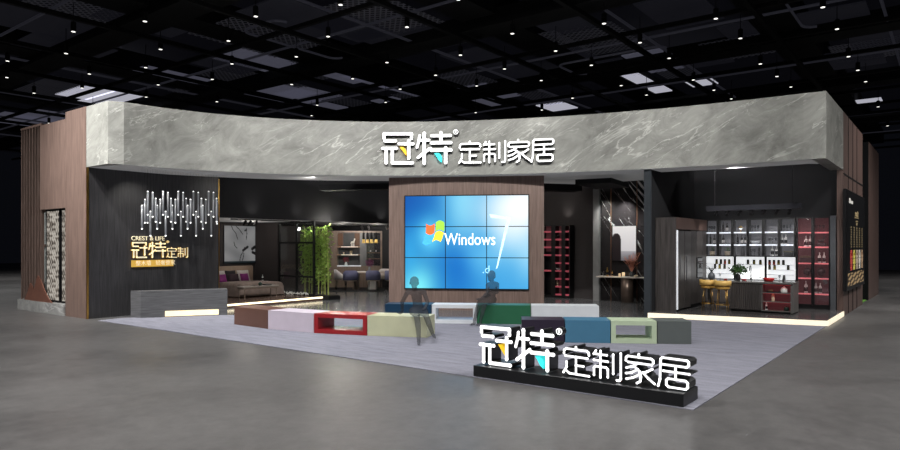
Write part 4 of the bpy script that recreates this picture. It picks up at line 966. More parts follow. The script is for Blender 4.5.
for kind, px, r_, name, lab, cat, scl in (
    ('white_bottle', 806, 1, 'wine_bottle', 'pale labelled bottle on second shelf of left red cabinet, left of two', 'bottle', 1),
    ('white_bottle', 810.2, 1, 'wine_bottle', 'pale labelled bottle on second shelf of left red cabinet, right of two', 'bottle', 1),
    ('box', 806, 2, 'storage_box', 'dark chest with olive lid on third shelf of left red cabinet', 'box', .8),
    ('globe', 807.5, 3, 'globe', 'dark globe on fourth shelf of left red cabinet', 'globe', .9),
    ('white_bottle', 806, 4, 'wine_bottle', 'single pale labelled bottle on lowest shelf of left red cabinet', 'bottle', 1.1),
    ('sculpture', 821.3, 1, 'deer_sculpture', 'dark deer sculpture on block, second shelf of right red cabinet', 'sculpture', .8),
    ('white_bottle', 819.5, 2, 'wine_bottle', 'pale labelled bottle on third shelf of right red cabinet, left of two', 'bottle', .95),
    ('white_bottle', 824.1, 2, 'wine_bottle', 'pale labelled bottle on third shelf of right red cabinet, right of two', 'bottle', .95),
    ('globe', 821, 3, 'globe', 'dark globe on fourth shelf of right red cabinet', 'globe', .95),
    ('white_bottle', 816, 4, 'wine_bottle', 'pale labelled bottle on lowest shelf of right red cabinet, left of two', 'bottle', .95),
    ('white_bottle', 820.3, 4, 'wine_bottle', 'pale labelled bottle on lowest shelf of right red cabinet, right of two', 'bottle', .95)):
    o = prop(kind, name, lab, cat, (XI, yx(px, XI), R[r_]), None, scl)
    if kind in ('box', 'sculpture'): o.rotation_euler = (0, 0, -math.pi/2)
for p in (816.5, 820, 823.6): prop('glass', 'wine_glass', 'clear stemmed wine glass in the row on top shelf of right red cabinet', 'glass', (XI, yx(p, XI), R[0]), 'wine glasses in the right red cabinet')
# base run under the wall cabinets, splash wall with rails
t = thing('base_cabinet', 'dark base cabinet run along the kitchen back wall behind the island', 'cabinet', (20.3, (ys[0]+ys[-1])/2, .15))
MB().box(20.03, KX-.001, ys[-1]+.01, ys[0], .15, .88).obj('carcass', M_DKWOOD, t)
for k in range(5):
    d0 = (ys[0]-ys[-1])/5; MB().box(20.01, 20.029, ys[-1]+.02+k*d0, ys[-1]+(k+1)*d0-.01, .25, .87).obj('door', M_DKWOOD, t)
MB().box(19.99, KX-.001, ys[-1]+.005, ys[0]+.01, .881, .92).obj('worktop', pm('dark_worktop', (48, 48, 50), .2), t)
t = thing('splash_panel', 'bright white lit splash wall with thin shelf rails between worktop and wall cabinets', 'panel', (KX-.04, (ys[0]+ys[-1])/2, .92))
M_SPL = glow('splash_glow', (244, 246, 248), .85)
zs0, zs1 = .921, cz0-.001
spx = [704.8, 733.6, 736.2, 764.4, 766.9, 795.2]
spy = [yx(p, KX-.05) for p in spx]
for a in (0, 2, 4):
    MB().box(KX-.05, KX-.022, spy[a+1], spy[a], zs0, zs1).obj('lit_panel', M_SPL, t)
    o = MB()
    for z in ((1.06, 1.2, 1.34) if a != 2 else (1.34,)): o.box(KX-.2, KX-.051, spy[a+1]+.02, spy[a]-.02, z-.012, z)
    o.obj('shelf_rail', pm('grey_rail', (136, 138, 142), .4), t)
for a in (1, 3): MB().box(KX-.06, KX-.022, spy[a+1]+.002, spy[a]-.002, zs0, zs1).obj('post', M_FRAME, t)
XJ = KX-.12
for kind, px, z, lab in (('jar', 716.6, 1.341, 'spice jar on upper rail of left splash panel, first of four'), ('dark_jar', 720.9, 1.341, 'spice jar on upper rail of left splash panel, second of four'), ('red_jar', 724.9, 1.341, 'red spice jar on upper rail of left splash panel, third of four'), ('jar', 729.2, 1.341, 'spice jar on upper rail of left splash panel, fourth of four'),
    ('dark_jar', 715, 1.201, 'dark spice jar on middle rail of left splash panel, left of three'), ('jar', 719.7, 1.201, 'olive spice jar on middle rail of left splash panel, centre of three'), ('dark_jar', 724.6, 1.201, 'dark spice jar on middle rail of left splash panel, right of three'),
    ('dark_jar', 748, 1.341, 'dark spice jar on rail of centre splash panel, left of three'), ('jar', 754, 1.341, 'olive spice jar on rail of centre splash panel, middle of three'), ('jar', 760.4, 1.341, 'olive spice jar on rail of centre splash panel, right of three'),
    ('red_jar', 769.6, 1.341, 'red spice jar on upper rail of right splash panel, first of four'), ('red_jar', 774, 1.341, 'red spice jar on upper rail of right splash panel, second of four'), ('jar', 778.6, 1.341, 'olive spice jar on upper rail of right splash panel, third of four'), ('dark_jar', 783.4, 1.341, 'dark spice jar on upper rail of right splash panel, last of four'),
    ('dark_jar', 769.6, 1.201, 'dark spice jar on middle rail of right splash panel, left of three'), ('jar', 774.6, 1.201, 'olive spice jar on middle rail of right splash panel, centre of three'), ('dark_jar', 788.2, 1.201, 'dark spice jar on middle rail of right splash panel, far right of three')):
    prop(kind, 'spice_jar', lab, 'jar', (XJ, yx(px, XJ), z), None, 1.05)
# island
iy0, iy1, iy2, iy3 = yx(791.6, 18.35), yx(761.3, 18.35), yx(730.3, 18.35), yx(701.5, 18.35)
t = thing('kitchen_island', 'dark ribbed kitchen island with red open shelves and thin grey worktop', 'kitchen island', (18.75, (iy0+iy3)/2, .15))
MB().box(18.3, 19.1, iy0-.04, iy3, .905, .945, bev=.004).obj('worktop', pm('grey_worktop', (104, 102, 100), .25), t)
mb = MB(); n = 16; w_ = (iy2-iy1)/n
for k in range(n): mb.box(18.33, 18.36, iy1+k*w_+.004, iy1+(k+1)*w_-.004, .22, .9)
mb.box(18.361, 19.05, iy1, iy2, .2, .9); mb.obj('ribbed_cabinet', M_DKWOOD, t)
MB().box(18.4, 19.0, iy0+.03, iy2, .15, .2).obj('plinth', M_FRAME, t)
MB().box(18.33, 19.06, iy0-.035, iy0+.02, .18, .9).obj('side_panel', pm('grey_side_panel', (98, 96, 94), .35), t)
MB().box(18.62, 19.05, iy0+.021, iy1-.002, .2, .9).obj('back_panel', M_REDIN, t)
MB().box(18.33, 18.61, iy1-.03, iy1-.003, .2, .9).obj('divider', pm('grey_side_panel', (98, 96, 94), .35), t)
ish = [.2, .43, .66, .885]
for k, z in enumerate(ish):
    o = MB().box(18.33, 18.61, iy0+.021, iy1-.031, z, z+.022).obj('shelf', pm('grey_side_panel', (98, 96, 94), .35), t)
    if k: MB().box(18.38, 18.6, iy0+.03, iy1-.04, z-.006, z-.001).obj('light_strip', glow('red_under_glow', (220, 50, 54), .8), o)
MB().box(18.9, 19.05, iy3-.06, iy3, .15, .9).obj('end_leg', M_DKWOOD, t)
XK = 18.46
for kind, px, z, name, lab, cat, sc_ in (('tray', 773.5, .683, 'tray', 'dark tray with brown box on top red shelf of the island', 'tray', .8), ('kettle', 784, .683, 'kettle', 'white kettle with black handle on top red shelf of the island', 'kettle', .9),
    ('flask', 773, .453, 'flask', 'cream flask on middle red shelf of the island', 'flask', .75), ('white_bottle', 766.4, .223, 'wine_bottle', 'pale bottle on lowest red shelf of the island', 'bottle', .66), ('teapot', 786.4, .223, 'teapot', 'dark green teapot on lowest red shelf of the island', 'teapot', .8)):
    o = prop(kind, name, lab, cat, (XK, yx(px, XK), z), None, sc_)
    if kind == 'tray': o.rotation_euler = (0, 0, math.pi/2)
# on the island
XL = 18.75
t = thing('vase_plant', 'bushy green plant in dark vase standing on island worktop', 'plant', (XL, yx(738, XL), .9455))
MB().lathe([(.05, 0), (.07, .04), (.06, .14), (.035, .17)], n=14).obj('vase', M_DARKOBJ, t, True, False)
mb = MB(); leaves(mb, (0, 0, .3), .21, .14, 260, .1); mb.obj('foliage', M_GREEN, t, world=False)
t = thing('vase_plant', 'dark spiky leaves in grey vase on left part of island worktop', 'plant', (XL, yx(711.5, XL), .9455))
MB().lathe([(.05, 0), (.1, .06), (.09, .14), (.04, .2), (.045, .21)], n=14).obj('vase', pm('grey_blue_vase', (88, 92, 98), .3), t, True, False)
mb = MB()
for a in range(9):
    q = a*.7; mb.tube([(0, 0, .2), (.07*math.cos(q), .07*math.sin(q), .3), (.16*math.cos(q), .16*math.sin(q), .36+.03*(a % 3))], .012, 5, 0, .003)
mb.obj('foliage', pm('dark_leaf', (38, 44, 40), .5), t, world=False)
for kind, px, name, lab, cat, sc_ in (('pan', 768.8, 'cooking_pot', 'red cooking pot with black handles on island worktop', 'pot', .9), ('dish', 744, 'dish', 'small red dish on island worktop right of the green plant', 'dish', 1), ('dish', 725.5, 'dish', 'small red dish on island worktop left of the green plant', 'dish', .8),
    ('glass', 720, 'wine_glass', 'clear stemmed glass on island worktop near the bar stools', 'glass', 1), ('pitcher', 784, 'pitcher', 'steel pitcher on right end of island worktop', 'pitcher', .6), ('plate', 789.5, 'plate', 'white plate on right end of island worktop', 'plate', 1), ('glass', 779.5, 'wine_glass', 'clear stemmed glass on island worktop beside the red pot', 'glass', .9)):
    o = prop(kind, name, lab, cat, (XL, yx(px, XL), .9455), None, sc_)
    if kind == 'pan': o.rotation_euler = (0, 0, math.pi/2)
t = thing('faucet', 'dark tall curved kitchen faucet on the back worktop', 'faucet', (20.25, yx(751, 20.25), .9205))
MB().lathe([(.03, 0), (.03, .03), (.02, .04)], n=12).obj('base', M_FRAME, t, True, False)
MB().tube([(0, 0, .03), (0, 0, .3)]+[(-.09+.09*math.cos(q*.4), 0, .3+.09*math.sin(q*.4)) for q in range(1, 8)]+[(-.18, 0, .24)], .014, 8).obj('spout', M_FRAME, t, True, False)
MB().tube([(0, .02, .08), (0, .09, .12)], .009, 6).obj('lever', M_FRAME, t, True, False)
# bar stools
def stool(loc, rz, lab):
    t = thing('bar_stool', lab, 'bar stool', loc, rz, None)
    MB().lathe([(.16, .60), (.182, .62), (.182, .67), (.16, .69), (.02, .695)], n=20).obj('seat', pm('mustard_velvet', (196, 152, 72), .6), t, True, False)
    mb = MB(); a0 = [math.radians(q) for q in range(-120, 121, 15)]
    mb.strip([(.185*math.cos(q+math.pi), .185*math.sin(q+math.pi)) for q in a0], [(.215*math.cos(q+math.pi), .215*math.sin(q+math.pi)) for q in a0], .69, .83)
    mb.obj('backrest', pm('gold_velvet', (222, 180, 100), .5), t, True, False)
    for q in (45, 135, 225, 315):
        q = math.radians(q); MB().tube([(.12*math.cos(q), .12*math.sin(q), .605), (.19*math.cos(q), .19*math.sin(q), 0)], .008, 6).obj('leg', M_GOLD, t, True, False)
    MB().tube([(.172*math.cos(a*math.pi/9), .172*math.sin(a*math.pi/9), .2) for a in range(19)], .009, 6).obj('foot_ring', M_GOLD, t, True, False)
    return t
stool((18.08, yx(708, 18.08), .15), .1, 'gold bar stool at the island, left one nearer the refrigerator')
stool((17.84, yx(722.5, 17.84), .15), .1, 'gold bar stool at the island, right one beside the ribbed cabinet')
# hanging black track beam
hy0, hy1 = yx(801, 18.6), yx(707, 18.6)
t = thing('track_beam', 'black hanging lighting beam with small spotlights above kitchen island', 'track light', (18.6, (hy0+hy1)/2, 2.85))
MB().box(18.52, 18.72, hy0, hy1, 2.83, 2.96).obj('beam', pm('navy_black_metal', (30, 31, 38), .4), t)
for k in range(7):
    y = hy0+.25+k*(hy1-hy0-.5)/6
    o = MB().tube([(18.6, y, 2.83), (18.6, y, 2.77)], .012, 6).obj('spot_arm', M_FRAME, t)
    MB().tube([(18.64, y, 2.79), (18.54, y+.02, 2.71)], .04, 10).obj('spot_head', M_FRAME, o)
for y in (hy0+.2, hy1-.2): MB().tube([(18.62, y, 2.96), (18.62, y, 5.3)], .006, 5).obj('cable', M_FRAME, t)
# ---------------------------------------------------------------- black marble niche
MX = 20.9
ya, yb = 6.51, yx(600.5, MX)
struct('wall_marble', MB().box(MX, MX+.15, ya, yb, 0, FZ0+.12), M_BMARB)
struct('trim_niche_column', MB().box(MX-.12, 21.3, yb, yb+.22, 0, FZ0+.12), pm('pale_grey_column', (120, 120, 120), .7))
for p in (611, 637): y = yx(p, MX); trim(MB().box(MX-.006, MX-.0005, y-.012, y+.012, 0, FZ0+.12), pm('bronze_strip', (120, 84, 62), .35, .8))
struct('wall_grey_niche', MB().box(21.3, 21.5, yb, 13.3, 0, FZ0+.12), M_GREYWALL)
py0, py1 = yx(636.3, MX), yx(613, MX)
qz0, qz1 = zat(MX, (py0+py1)/2, 260.5), zat(MX, (py0+py1)/2, 226.2)
t = thing('wall_mirror', 'tall mirror with painted bright reflection and dark arch shape on black marble wall', 'mirror', (MX-.02, (py0+py1)/2, qz0))
def reflcol(u, v):
    if u < .36 and v > .2 and ((u-.16)**2/.04+(v-.42)**2/.05 < 1 or v > .42): return lerpc((44, 36, 36), (26, 20, 22), v)
    if v > .72: return lerpc((176, 172, 176), (96, 92, 96), (v-.72)*3.2)
    return lerpc((246, 242, 240), (206, 202, 204), v)
grid_panel('painted_reflection', (MX-.03, py1, qz1), (0, py0-py1, 0), (0, 0, qz0-qz1), 40, 60, reflcol, vcol('glowing_reflection', .3, .85), t)  # reflection painted into the mirror as glowing vertex colours
MB().box(MX-.035, MX-.002, py0-.02, py0, qz0, qz1).box(MX-.035, MX-.002, py1, py1+.02, qz0, qz1).box(MX-.035, MX-.002, py0-.02, py1+.02, qz1, qz1+.02).box(MX-.035, MX-.002, py0-.02, py1+.02, qz0-.02, qz0).box(MX-.028, MX-.002, py0, py1, qz0, qz1).obj('frame', M_BLACK, t)
cy0, cy1 = yx(647.5, MX-.2), yx(599, MX-.2)
t = thing('console_table', 'slim stone topped console with round steel pedestal against black marble wall', 'console table', (MX-.25, (cy0+cy1)/2, .006))
MB().box(MX-.45, MX-.01, cy0, cy1, .82, .86, bev=.005).obj('top', pm('pale_console_top', (190, 180, 168), .3), t)
yq = yx(627.5, MX-.2); MB().lathe([(.2, .006), (.2, .8195)], MX-.23, yq, 0, 24).obj('pedestal', pm('bronze_steel', (120, 104, 94), .28, .8), t, True)
XC = MX-.25
for kind, px, name, lab, cat, sc_ in (('gold_bottle', 607.3, 'bottle', 'gold bottle on the console, left one', 'bottle', .95), ('gold_bottle', 612.2, 'bottle', 'small gold bottle on the console, right one', 'bottle', .6), ('glass', 603.6, 'wine_glass', 'clear glass at left end of the console', 'glass', .8), ('candle', 619.6, 'candle', 'cream candle on the console, left and shorter one', 'candle', 1.0), ('candle', 623.4, 'candle', 'cream candle on the console, right and taller one', 'candle', 1.35), ('stone', 636.2, 'ornament', 'pale pebble ornament on the console right of the branches', 'ornament', .8), ('plate', 626.6, 'plate', 'white plate lying on the console before the branches', 'plate', .8)):
    prop(kind, name, lab, cat, (XC-(.12 if kind == 'plate' else 0), yx(px, XC), .8605), None, sc_)
t = thing('branch_vase', 'bare copper red branches in dark vase on the console', 'vase', (XC+.05, yx(631, XC), .8605))
MB().lathe([(.05, 0), (.08, .05), (.07, .1), (.03, .15), (.035, .17)], n=14).obj('vase', M_DARKOBJ, t, True, False)
mb = MB()
for a in range(26):
    q = random.uniform(0, 6.28); r_ = random.uniform(.08, .34); hh = random.uniform(.45, .82)
    p1 = (r_*.35*math.cos(q)*.5, r_*.4*math.sin(q), .16+hh*.4); p2 = (r_*math.cos(q)*.45, r_*math.sin(q), hh)
    mb.tube([(0, 0, .14), p1, p2], .009, 5, 0, .004)
    for _ in range(4):
        f_ = random.uniform(.2, .9); b_ = lerp(p1, p2, f_); mb.tube([b_, (b_[0]+random.uniform(-.05, .05), b_[1]+random.uniform(-.1, .1), b_[2]+random.uniform(.03, .12))], .006, 4, 0, .003)
mb.obj('branches', pm('copper_branch', (186, 116, 92), .5), t, world=False)
# red lit display shelf on the grey wall
gx = 21.28
cols3 = [(542.5, 551.2), (555.4, 561.4), (565.4, 568.8)]
yL, yR = yx(541, gx-.3), yx(570, gx-.3)
t = thing('display_shelf', 'black shelf unit with three columns of red lit cells on the charcoal wall', 'shelf', (gx-.15, (yL+yR)/2, .006))
z1 = zat(gx-.3, yR, 224.8)
MB().box(gx-.02, gx, yR, yL, .006, z1).box(gx-.3, gx-.021, yR, yR+.03, .006, z1).box(gx-.3, gx-.021, yL-.03, yL, .006, z1).box(gx-.3, gx-.021, yR+.03, yL-.03, z1-.03, z1).box(gx-.3, gx-.021, yR+.03, yL-.03, .006, .1).obj('carcass', M_FRAME, t)
for a in range(2):
    e0, e1 = yx(cols3[a+1][0], gx-.3), yx(cols3[a][1], gx-.3)
    MB().box(gx-.3, gx-.021, e0, e1, .1, z1-.03).obj('upright', M_FRAME, t)
for a, (p, q) in enumerate(cols3):
    e0, e1 = yx(q, gx-.3)+.002, min(yx(p, gx-.3), yL-.032)
    if a == 2: e0 = max(e0, yR+.032)
    MB().box(gx-.03, gx-.0215, e0, e1, .1 if a else z1-.95, z1-.03).obj('red_back', M_REDIN, t)
    for k in range(9):
        z = .13+k*(z1-.2)/8.6
        if a == 0 and k < 5 and k != 3: continue
        o = MB().box(gx-.29, gx-.031, e0, e1, z, z+.02).obj('cell_shelf', M_REDIN, t)
        MB().box(gx-.3, gx-.291, e0, e1, z-.03, z+.03).obj('light_strip', glow('soft_red_glow', (168, 70, 84), .4), o)
for px, k, nm, lab, sc_, kd in ((558.2, 7, 'globe', 'tiny dark globe high in the middle column of red cells', .5, 'globe'), (558.2, 3, 'bowl', 'small white bowl in the middle column of red cells', .55, 'bowl'), (557.6, 1, 'flask', 'small cream flask low in the middle column of red cells', .7, 'flask')):
    prop(kd, nm, lab, nm, (gx-.17, yx(px, gx-.17), .13+k*(z1-.2)/8.6+.0205), None, sc_)
# black slabs hung below the pale soffit
def slab(a, b, w_, z0, z1, px=None):
    a, b = Vector(a), Vector(b); d = (b-a).normalized(); n = Vector((-d.y, d.x))
    trim(MB().prism([a-n*w_/2, b-n*w_/2, b+n*w_/2, a+n*w_/2], z0, z1), M_BLACK)
slab(at(322, 21.6), at(396, 21.0), .5, 3.68, 3.86)
slab(at(538, 21.2), at(577, 21.6), .7, 3.66, 3.86)
slab(at(593, 19.6), at(612, 21.4), 1.1, 3.74, 3.88)
# ---------------------------------------------------------------- bedroom
t = thing('wall_painting', 'large pale grey painting with dark branches and bird hung above the bed', 'painting', (14.5, 20.93, 1.25))
xa2, xb2 = xy(224.3, 20.93), 15.17
br_ = [((.22, 0), (.28, .12), (.36, .2), (.42, .36)), ((.36, 0), (.48, .1), (.58, .22)), ((.7, .05), (.72, .2), (.7, .36)), ((.3, .44), (.33, .54), (.4, .6)), ((.48, .98), (.52, .8), (.6, .7), (.64, .58)), ((.55, .98), (.6, .86), (.62, .74))]
def pdist(u, v, a, b):
    ax, ay = a; bx_, by_ = b; dx, dy = bx_-ax, by_-ay
    q = max(0, min(1, ((u-ax)*dx+(v-ay)*dy)/(dx*dx+dy*dy))); return math.hypot(u-ax-q*dx, v-ay-q*dy)
def paintcol(u, v):
    if v > .95: return (36, 52, 58)
    for pl in br_:
        for a, b in zip(pl, pl[1:]):
            if pdist(u, v, a, b) < .012: return (40, 38, 38)
    if pdist(u, v, (.6, .66), (.74, .57)) < .035 or pdist(u, v, (.9, .62), (1, .56)) < .04 or pdist(u, v, (.92, .72), (1, .75)) < .04 or pdist(u, v, (.66, .12), (.7, .1)) < .025: return (28, 27, 28)
    g = .5+.5*math.sin(u*7+math.sin(v*5)*2)*math.sin(v*6)
    return lerpc((170, 170, 172), (212, 212, 212), g)
grid_panel('canvas', (xa2, 20.92, 2.6), (xb2-xa2, 0, 0), (0, 0, -1.36), 70, 70, paintcol, vcol('painted_canvas', .7, .3), t)
MB().box(xa2-.02, xb2+.015, 20.925, 20.955, 1.22, 2.62).obj('frame', M_FRAME, t)
t = thing('bed', 'double bed with beige headboard and taupe bedspread in the left bedroom', 'bed', (14.0, 19.9, .13))
M_TAUPE = pm('taupe_bedspread', (128, 112, 104), .85, var=.2, scale=6); M_BEIGE = pm('beige_headboard', (168, 146, 128), .7)
MB().box(13.05, 15.0, 20.78, 20.9, .13, 1.14, bev=.04).obj('headboard', M_BEIGE, t, True)
MB().box(13.2, 14.85, 18.98, 20.77, .18, .38, bev=.02).obj('bed_frame', M_BEIGE, t)
MB().box(13.18, 14.87, 19.0, 20.76, .382, .58, bev=.06).obj('mattress', M_WHITE, t, True)
mb = MB(); n = 14
prof = [(13.08, .16), (13.1, .3), (13.13, .5), (13.18, .585), (13.3, .61), (14.0, .625), (14.75, .61), (14.87, .585), (14.92, .5), (14.95, .3), (14.97, .16)]
vs = [];
for j in range(n+1):
    y = 18.93+j*(20.2-18.93)/n
    for i, (x, z) in enumerate(prof):
        wv = .02*math.sin(y*9+i)*(1 if i in (0, 1, 9, 10) else .2)
        zz = z if j > 1 else (z-(.0 if j == 1 else .04)); vs.append((x+wv, y, zz))
m_ = len(prof)
fs_ = [(j*m_+i, j*m_+i+1, (j+1)*m_+i+1, (j+1)*m_+i) for j in range(n) for i in range(m_-1)]
vs += [(x, 18.92+.01*math.sin(i*3), .16) for i, (x, z) in enumerate(prof)]; b0_ = (n+1)*m_
fs_ += [(i, b0_+i, b0_+i+1, i+1) for i in range(m_-1)]
mb.add(vs, fs_); mb.obj('bedspread', M_TAUPE, t, True)
def pillow(x, y, z, w_, h_, d_, rgb, lab, tilt=.35):
    mb = MB(); n = 10; vs = []
    for sgn in (1, -1):
        for j in range(n+1):
            for i in range(n+1):
                u, v = i/n*2-1, j/n*2-1
                b_ = (max(0, 1-u**4)*max(0, 1-v**4))**.5
                vs.append((u*w_/2*(1-.06*(1-abs(v))), sgn*d_/2*b_, v*h_/2*(1-.06*(1-abs(u)))))
    fs_ = []
    for q in range(2):
        o_ = q*(n+1)**2
        fs_ += [(o_+j*(n+1)+i, o_+j*(n+1)+i+1, o_+(j+1)*(n+1)+i+1, o_+(j+1)*(n+1)+i) for j in range(n) for i in range(n)]
    mb.add(vs, fs_)
    mb.mapv(lambda p: (p[0], p[1]*math.cos(tilt)+p[2]*math.sin(tilt), -p[1]*math.sin(tilt)+p[2]*math.cos(tilt)))
    zm = min(v[2] for v in mb.v)
    mb.mapv(lambda p: (p[0], p[1], p[2]-zm))
    solo('pillow', mb, pm('pillow_%d_%d_%d' % rgb, rgb, .8), lab, 'pillow', (x, y, z), 0, None, True)
for px, y, rgb, w_, h_, lab in ((219.5, 20.6, (206, 200, 196), .5, .42, 'pale pillow against headboard at the left side of the bed'), (243.5, 20.6, (206, 200, 196), .5, .42, 'pale pillow against headboard at the right side of the bed'),
        (231, 20.61, (44, 38, 42), .44, .42, 'black pillow against the middle of the headboard'), (222.0, 20.34, (132, 44, 118), .36, .3, 'purple cushion in front of the left pale pillow'), (233.5, 20.36, (54, 34, 44), .46, .3, 'dark plum cushion in front of the black pillow'), (244.5, 20.35, (132, 44, 118), .34, .3, 'purple cushion in front of the right pale pillow')):
    pillow(xy(px, y), y, .59, w_, h_, .13, rgb, lab)
bx0, bx1 = xy(240, 18.35), xy(275.5, 18.35)
t = thing('bed_bench', 'low slim bench with dark cushion strap standing at foot of the bed', 'bench', ((bx0+bx1)/2, 18.35, .13))
MB().box(bx0, bx1, 18.15, 18.55, .5, .55, bev=.015).obj('seat', pm('grey_bench_seat', (150, 142, 134), .6), t)
MB().box(bx0+.02, bx1-.02, 18.17, 18.53, .46, .499).obj('apron', M_CABWOOD, t)
MB().box(bx0+.55, bx0+.62, 18.14, 18.56, .551, .556).obj('strap', M_BLACK, t)
for x in (bx0+.08, bx1-.08):
    for y in (18.2, 18.5): MB().tube([(x, y, .46), (x, y, .13)], .018, 8).obj('leg', M_CABWOOD, t)
prop('book', 'book', 'dark book lying on the bench at the foot of the bed', 'book', (bx1-.35, 18.35, .5565))
prop('teapot', 'teapot', 'dark small teapot on the bench at the foot of the bed', 'teapot', (bx1-.62, 18.35, .5505), None, .8)
t = thing('bedside_table', 'small white bedside table at the right of the bed', 'bedside table', (15.06, 20.3, .13))
MB().box(14.99, 15.18, 20.15, 20.6, .15, .55, bev=.01).obj('drawer_box', M_WHITE, t); MB().box(14.985, 15.185, 20.14, 20.61, .551, .575).obj('top', M_WHITE, t)
prop('white_bottle', 'flask', 'white slim flask on the bedside table', 'flask', (15.08, 20.35, .5755), None, .75)
rx0, rx1 = xy(231, 18.1), xy(300, 18.1)
t = thing('track_light', 'black ceiling track with small spotlights at the bedroom front', 'track light', ((rx0+rx1)/2, 18.1, 2.7))
MB().box(rx0, min(rx1, 15.1), 18.07, 18.13, 2.7, 2.738).obj('rail', M_FRAME, t)
for px in (245, 250, 256):
    x = xy(px, 18.1); o = MB().tube([(x, 18.1, 2.7), (x, 18.1, 2.64)], .012, 6).obj('spot_arm', M_FRAME, t)
    MB().tube([(x, 18.06, 2.66), (x+.02, 18.2, 2.56)], .042, 10).obj('spot_head', M_FRAME, o)
# ---------------------------------------------------------------- steel and glass partition with bamboo
PXX = 15.26
t = thing('glass_partition', 'black steel framed glass partition of six panes between bedroom and bamboo', 'partition', (PXX, 18.65, .13))
f0, f1, z0g, z1g = 17.7, 19.6, .13, 2.735
zr = [z0g, .78, 1.98, z1g]; yr = [f0, 18.62, f1]
mb = MB()
for y in yr: mb.box(PXX-.03, PXX+.03, y-.035, y+.035, z0g, z1g)
for z in (z0g+.03, zr[1], zr[2], z1g-.03): mb.box(PXX-.027, PXX+.027, f0+.036, 18.584, z-.03, z+.03).box(PXX-.027, PXX+.027, 18.656, f1-.036, z-.03, z+.03)
mb.obj('steel_frame', M_BLACK, t)
for a in range(2):
    for b in range(3): MB().box(PXX-.004, PXX+.004, yr[a]+.03, yr[a+1]-.03, zr[b]+.03, zr[b+1]-.03).obj('pane', M_GLASS, t)
t = thing('bamboo_planter', 'long low black planter trough holding the bamboo beside glass partition', 'planter', (15.75, 18.2, .006))
mb = MB(); mb.box(15.31, 15.84, 17.0, 19.7, .006, .14); mb.obj('trough', M_BLACK, t)
MB().box(15.35, 15.8, 17.05, 19.65, .1405, .16).obj('soil', pm('dark_soil', (40, 32, 26), .9), t)
M_CULM = pm('bamboo_culm', (150, 160, 84), .45); M_BLEAF = pm('bamboo_leaf', (132, 160, 78), .5, var=.6, scale=14, emit=(120, 150, 60), es=.06)  # slight leaf emission painted in to brighten the foliage
bspots = [(15.57, 17.36), (15.63, 17.6), (15.57, 17.85), (15.64, 18.12), (15.58, 18.4), (15.63, 18.66)]
for k, (x, y) in enumerate(bspots):
    t = thing('bamboo', 'slender bamboo plant with yellow green culms and dense narrow leaves in the black planter', 'bamboo', (x, y, .1605), 0, 'bamboo plants in the planter')
    mb = MB()
    for q in range(3):
        ox, oy = random.uniform(-.09, .09), random.uniform(-.09, .09); lx, ly = random.uniform(-.08, .08), random.uniform(-.08, .08)
        h_ = random.uniform(2.0, 2.45); mb.tube([(ox, oy, 0), (ox+lx*.4, oy+ly*.4, h_*.5), (ox+lx, oy+ly, h_)], .014, 6, 0, .006)
        for z in range(1, 9): mb.lathe([(.017, 0), (.018, .008), (.016, .016)], ox+lx*z/9, oy+ly*z/9, h_*z/9, 6)
    mb.obj('culm', M_CULM, t, world=False)
    mb = MB(); leaves(mb, (0, 0, 1.7), .17, .78, 210, .13); leaves(mb, (0, 0, .85), .14, .5, 90, .13)
    mb.mapv(lambda p: (p[0], p[1], min(p[2], 2.53)))
    mb.obj('foliage', M_BLEAF, t, world=False)
mb = MB()
for _ in range(60): mb.ball((random.uniform(15.05, 15.2), random.uniform(17.9, 19.3), .13+random.uniform(.02, .1)), random.uniform(.015, .03), 6)
o = mb.obj('pebbles', pm('white_pebble', (230, 230, 226), .6)); o['kind'] = 'stuff'; tag(o, 'scattered white pebbles along the foot of the glass partition', 'pebbles')
# ---------------------------------------------------------------- dining corner (things turned to face the camera side)
def fr(px, t, z=.006): x, y = at(px, t); return (x, y, z)
sc_ = 29.4/F
o = fr(355, 29.4)
t = thing('display_cabinet', 'wide light walnut display cabinet with dark shelf niche behind the dining table', 'cabinet', o, RZC)
def lx(px): return (px-355)*sc_
def lz(py): return H+(HY-py)*sc_
ztop = lz(231)
MB().box(lx(328), lx(382), .1, .42, 0, .0).obj('base', M_BLACK, t, world=False) if False else None
MB().box(lx(328), lx(337), 0, .4, 0, ztop).obj('side_panel', M_CABWOOD, t, world=False)
MB().box(lx(380.4), lx(382), 0, .4, 0, ztop).obj('side_panel', M_CABWOOD, t, world=False)
MB().box(lx(337)+.001, lx(380.4)-.001, 0, .4, 0, lz(266)).obj('lower_cabinet', M_CABWOOD, t, world=False)
MB().box(lx(337)+.001, lx(380.4)-.001, 0, .4, lz(233), ztop).obj('top_panel', M_CABWOOD, t, world=False)
MB().box(lx(337)+.001, lx(380.4)-.001, .36, .4, lz(266)+.001, lz(233)-.001).obj('back_panel', pm('slate_back', (62, 64, 68), .6), t, world=False)
for py in (247, 255): 
    q = MB().box(lx(337)+.001, lx(360), .03, .359, lz(py)-.02, lz(py)+.02).obj('shelf', pm('oak_shelf', (150, 116, 88), .5), t, world=False)
    MB().box(lx(341), lx(358), .02, .029, lz(py)-.012, lz(py)+.012).obj('light_strip', glow('pale_shelf_glow', (230, 225, 215), .9), q, world=False)
for a, b in ((lx(337)+.002, lx(342)), (lx(354), lx(359))): MB().box(a, b, .2, .359, lz(246.5)+.03, lz(233)-.01).obj('brown_panel', pm('brown_leather', (92, 62, 44), .6), t, world=False)
MB().box(lx(360)+.001, lx(366.5), .0, .359, lz(266)+.001, lz(233)-.001).obj('upright', pm('grey_upright', (98, 98, 100), .4), t, world=False)
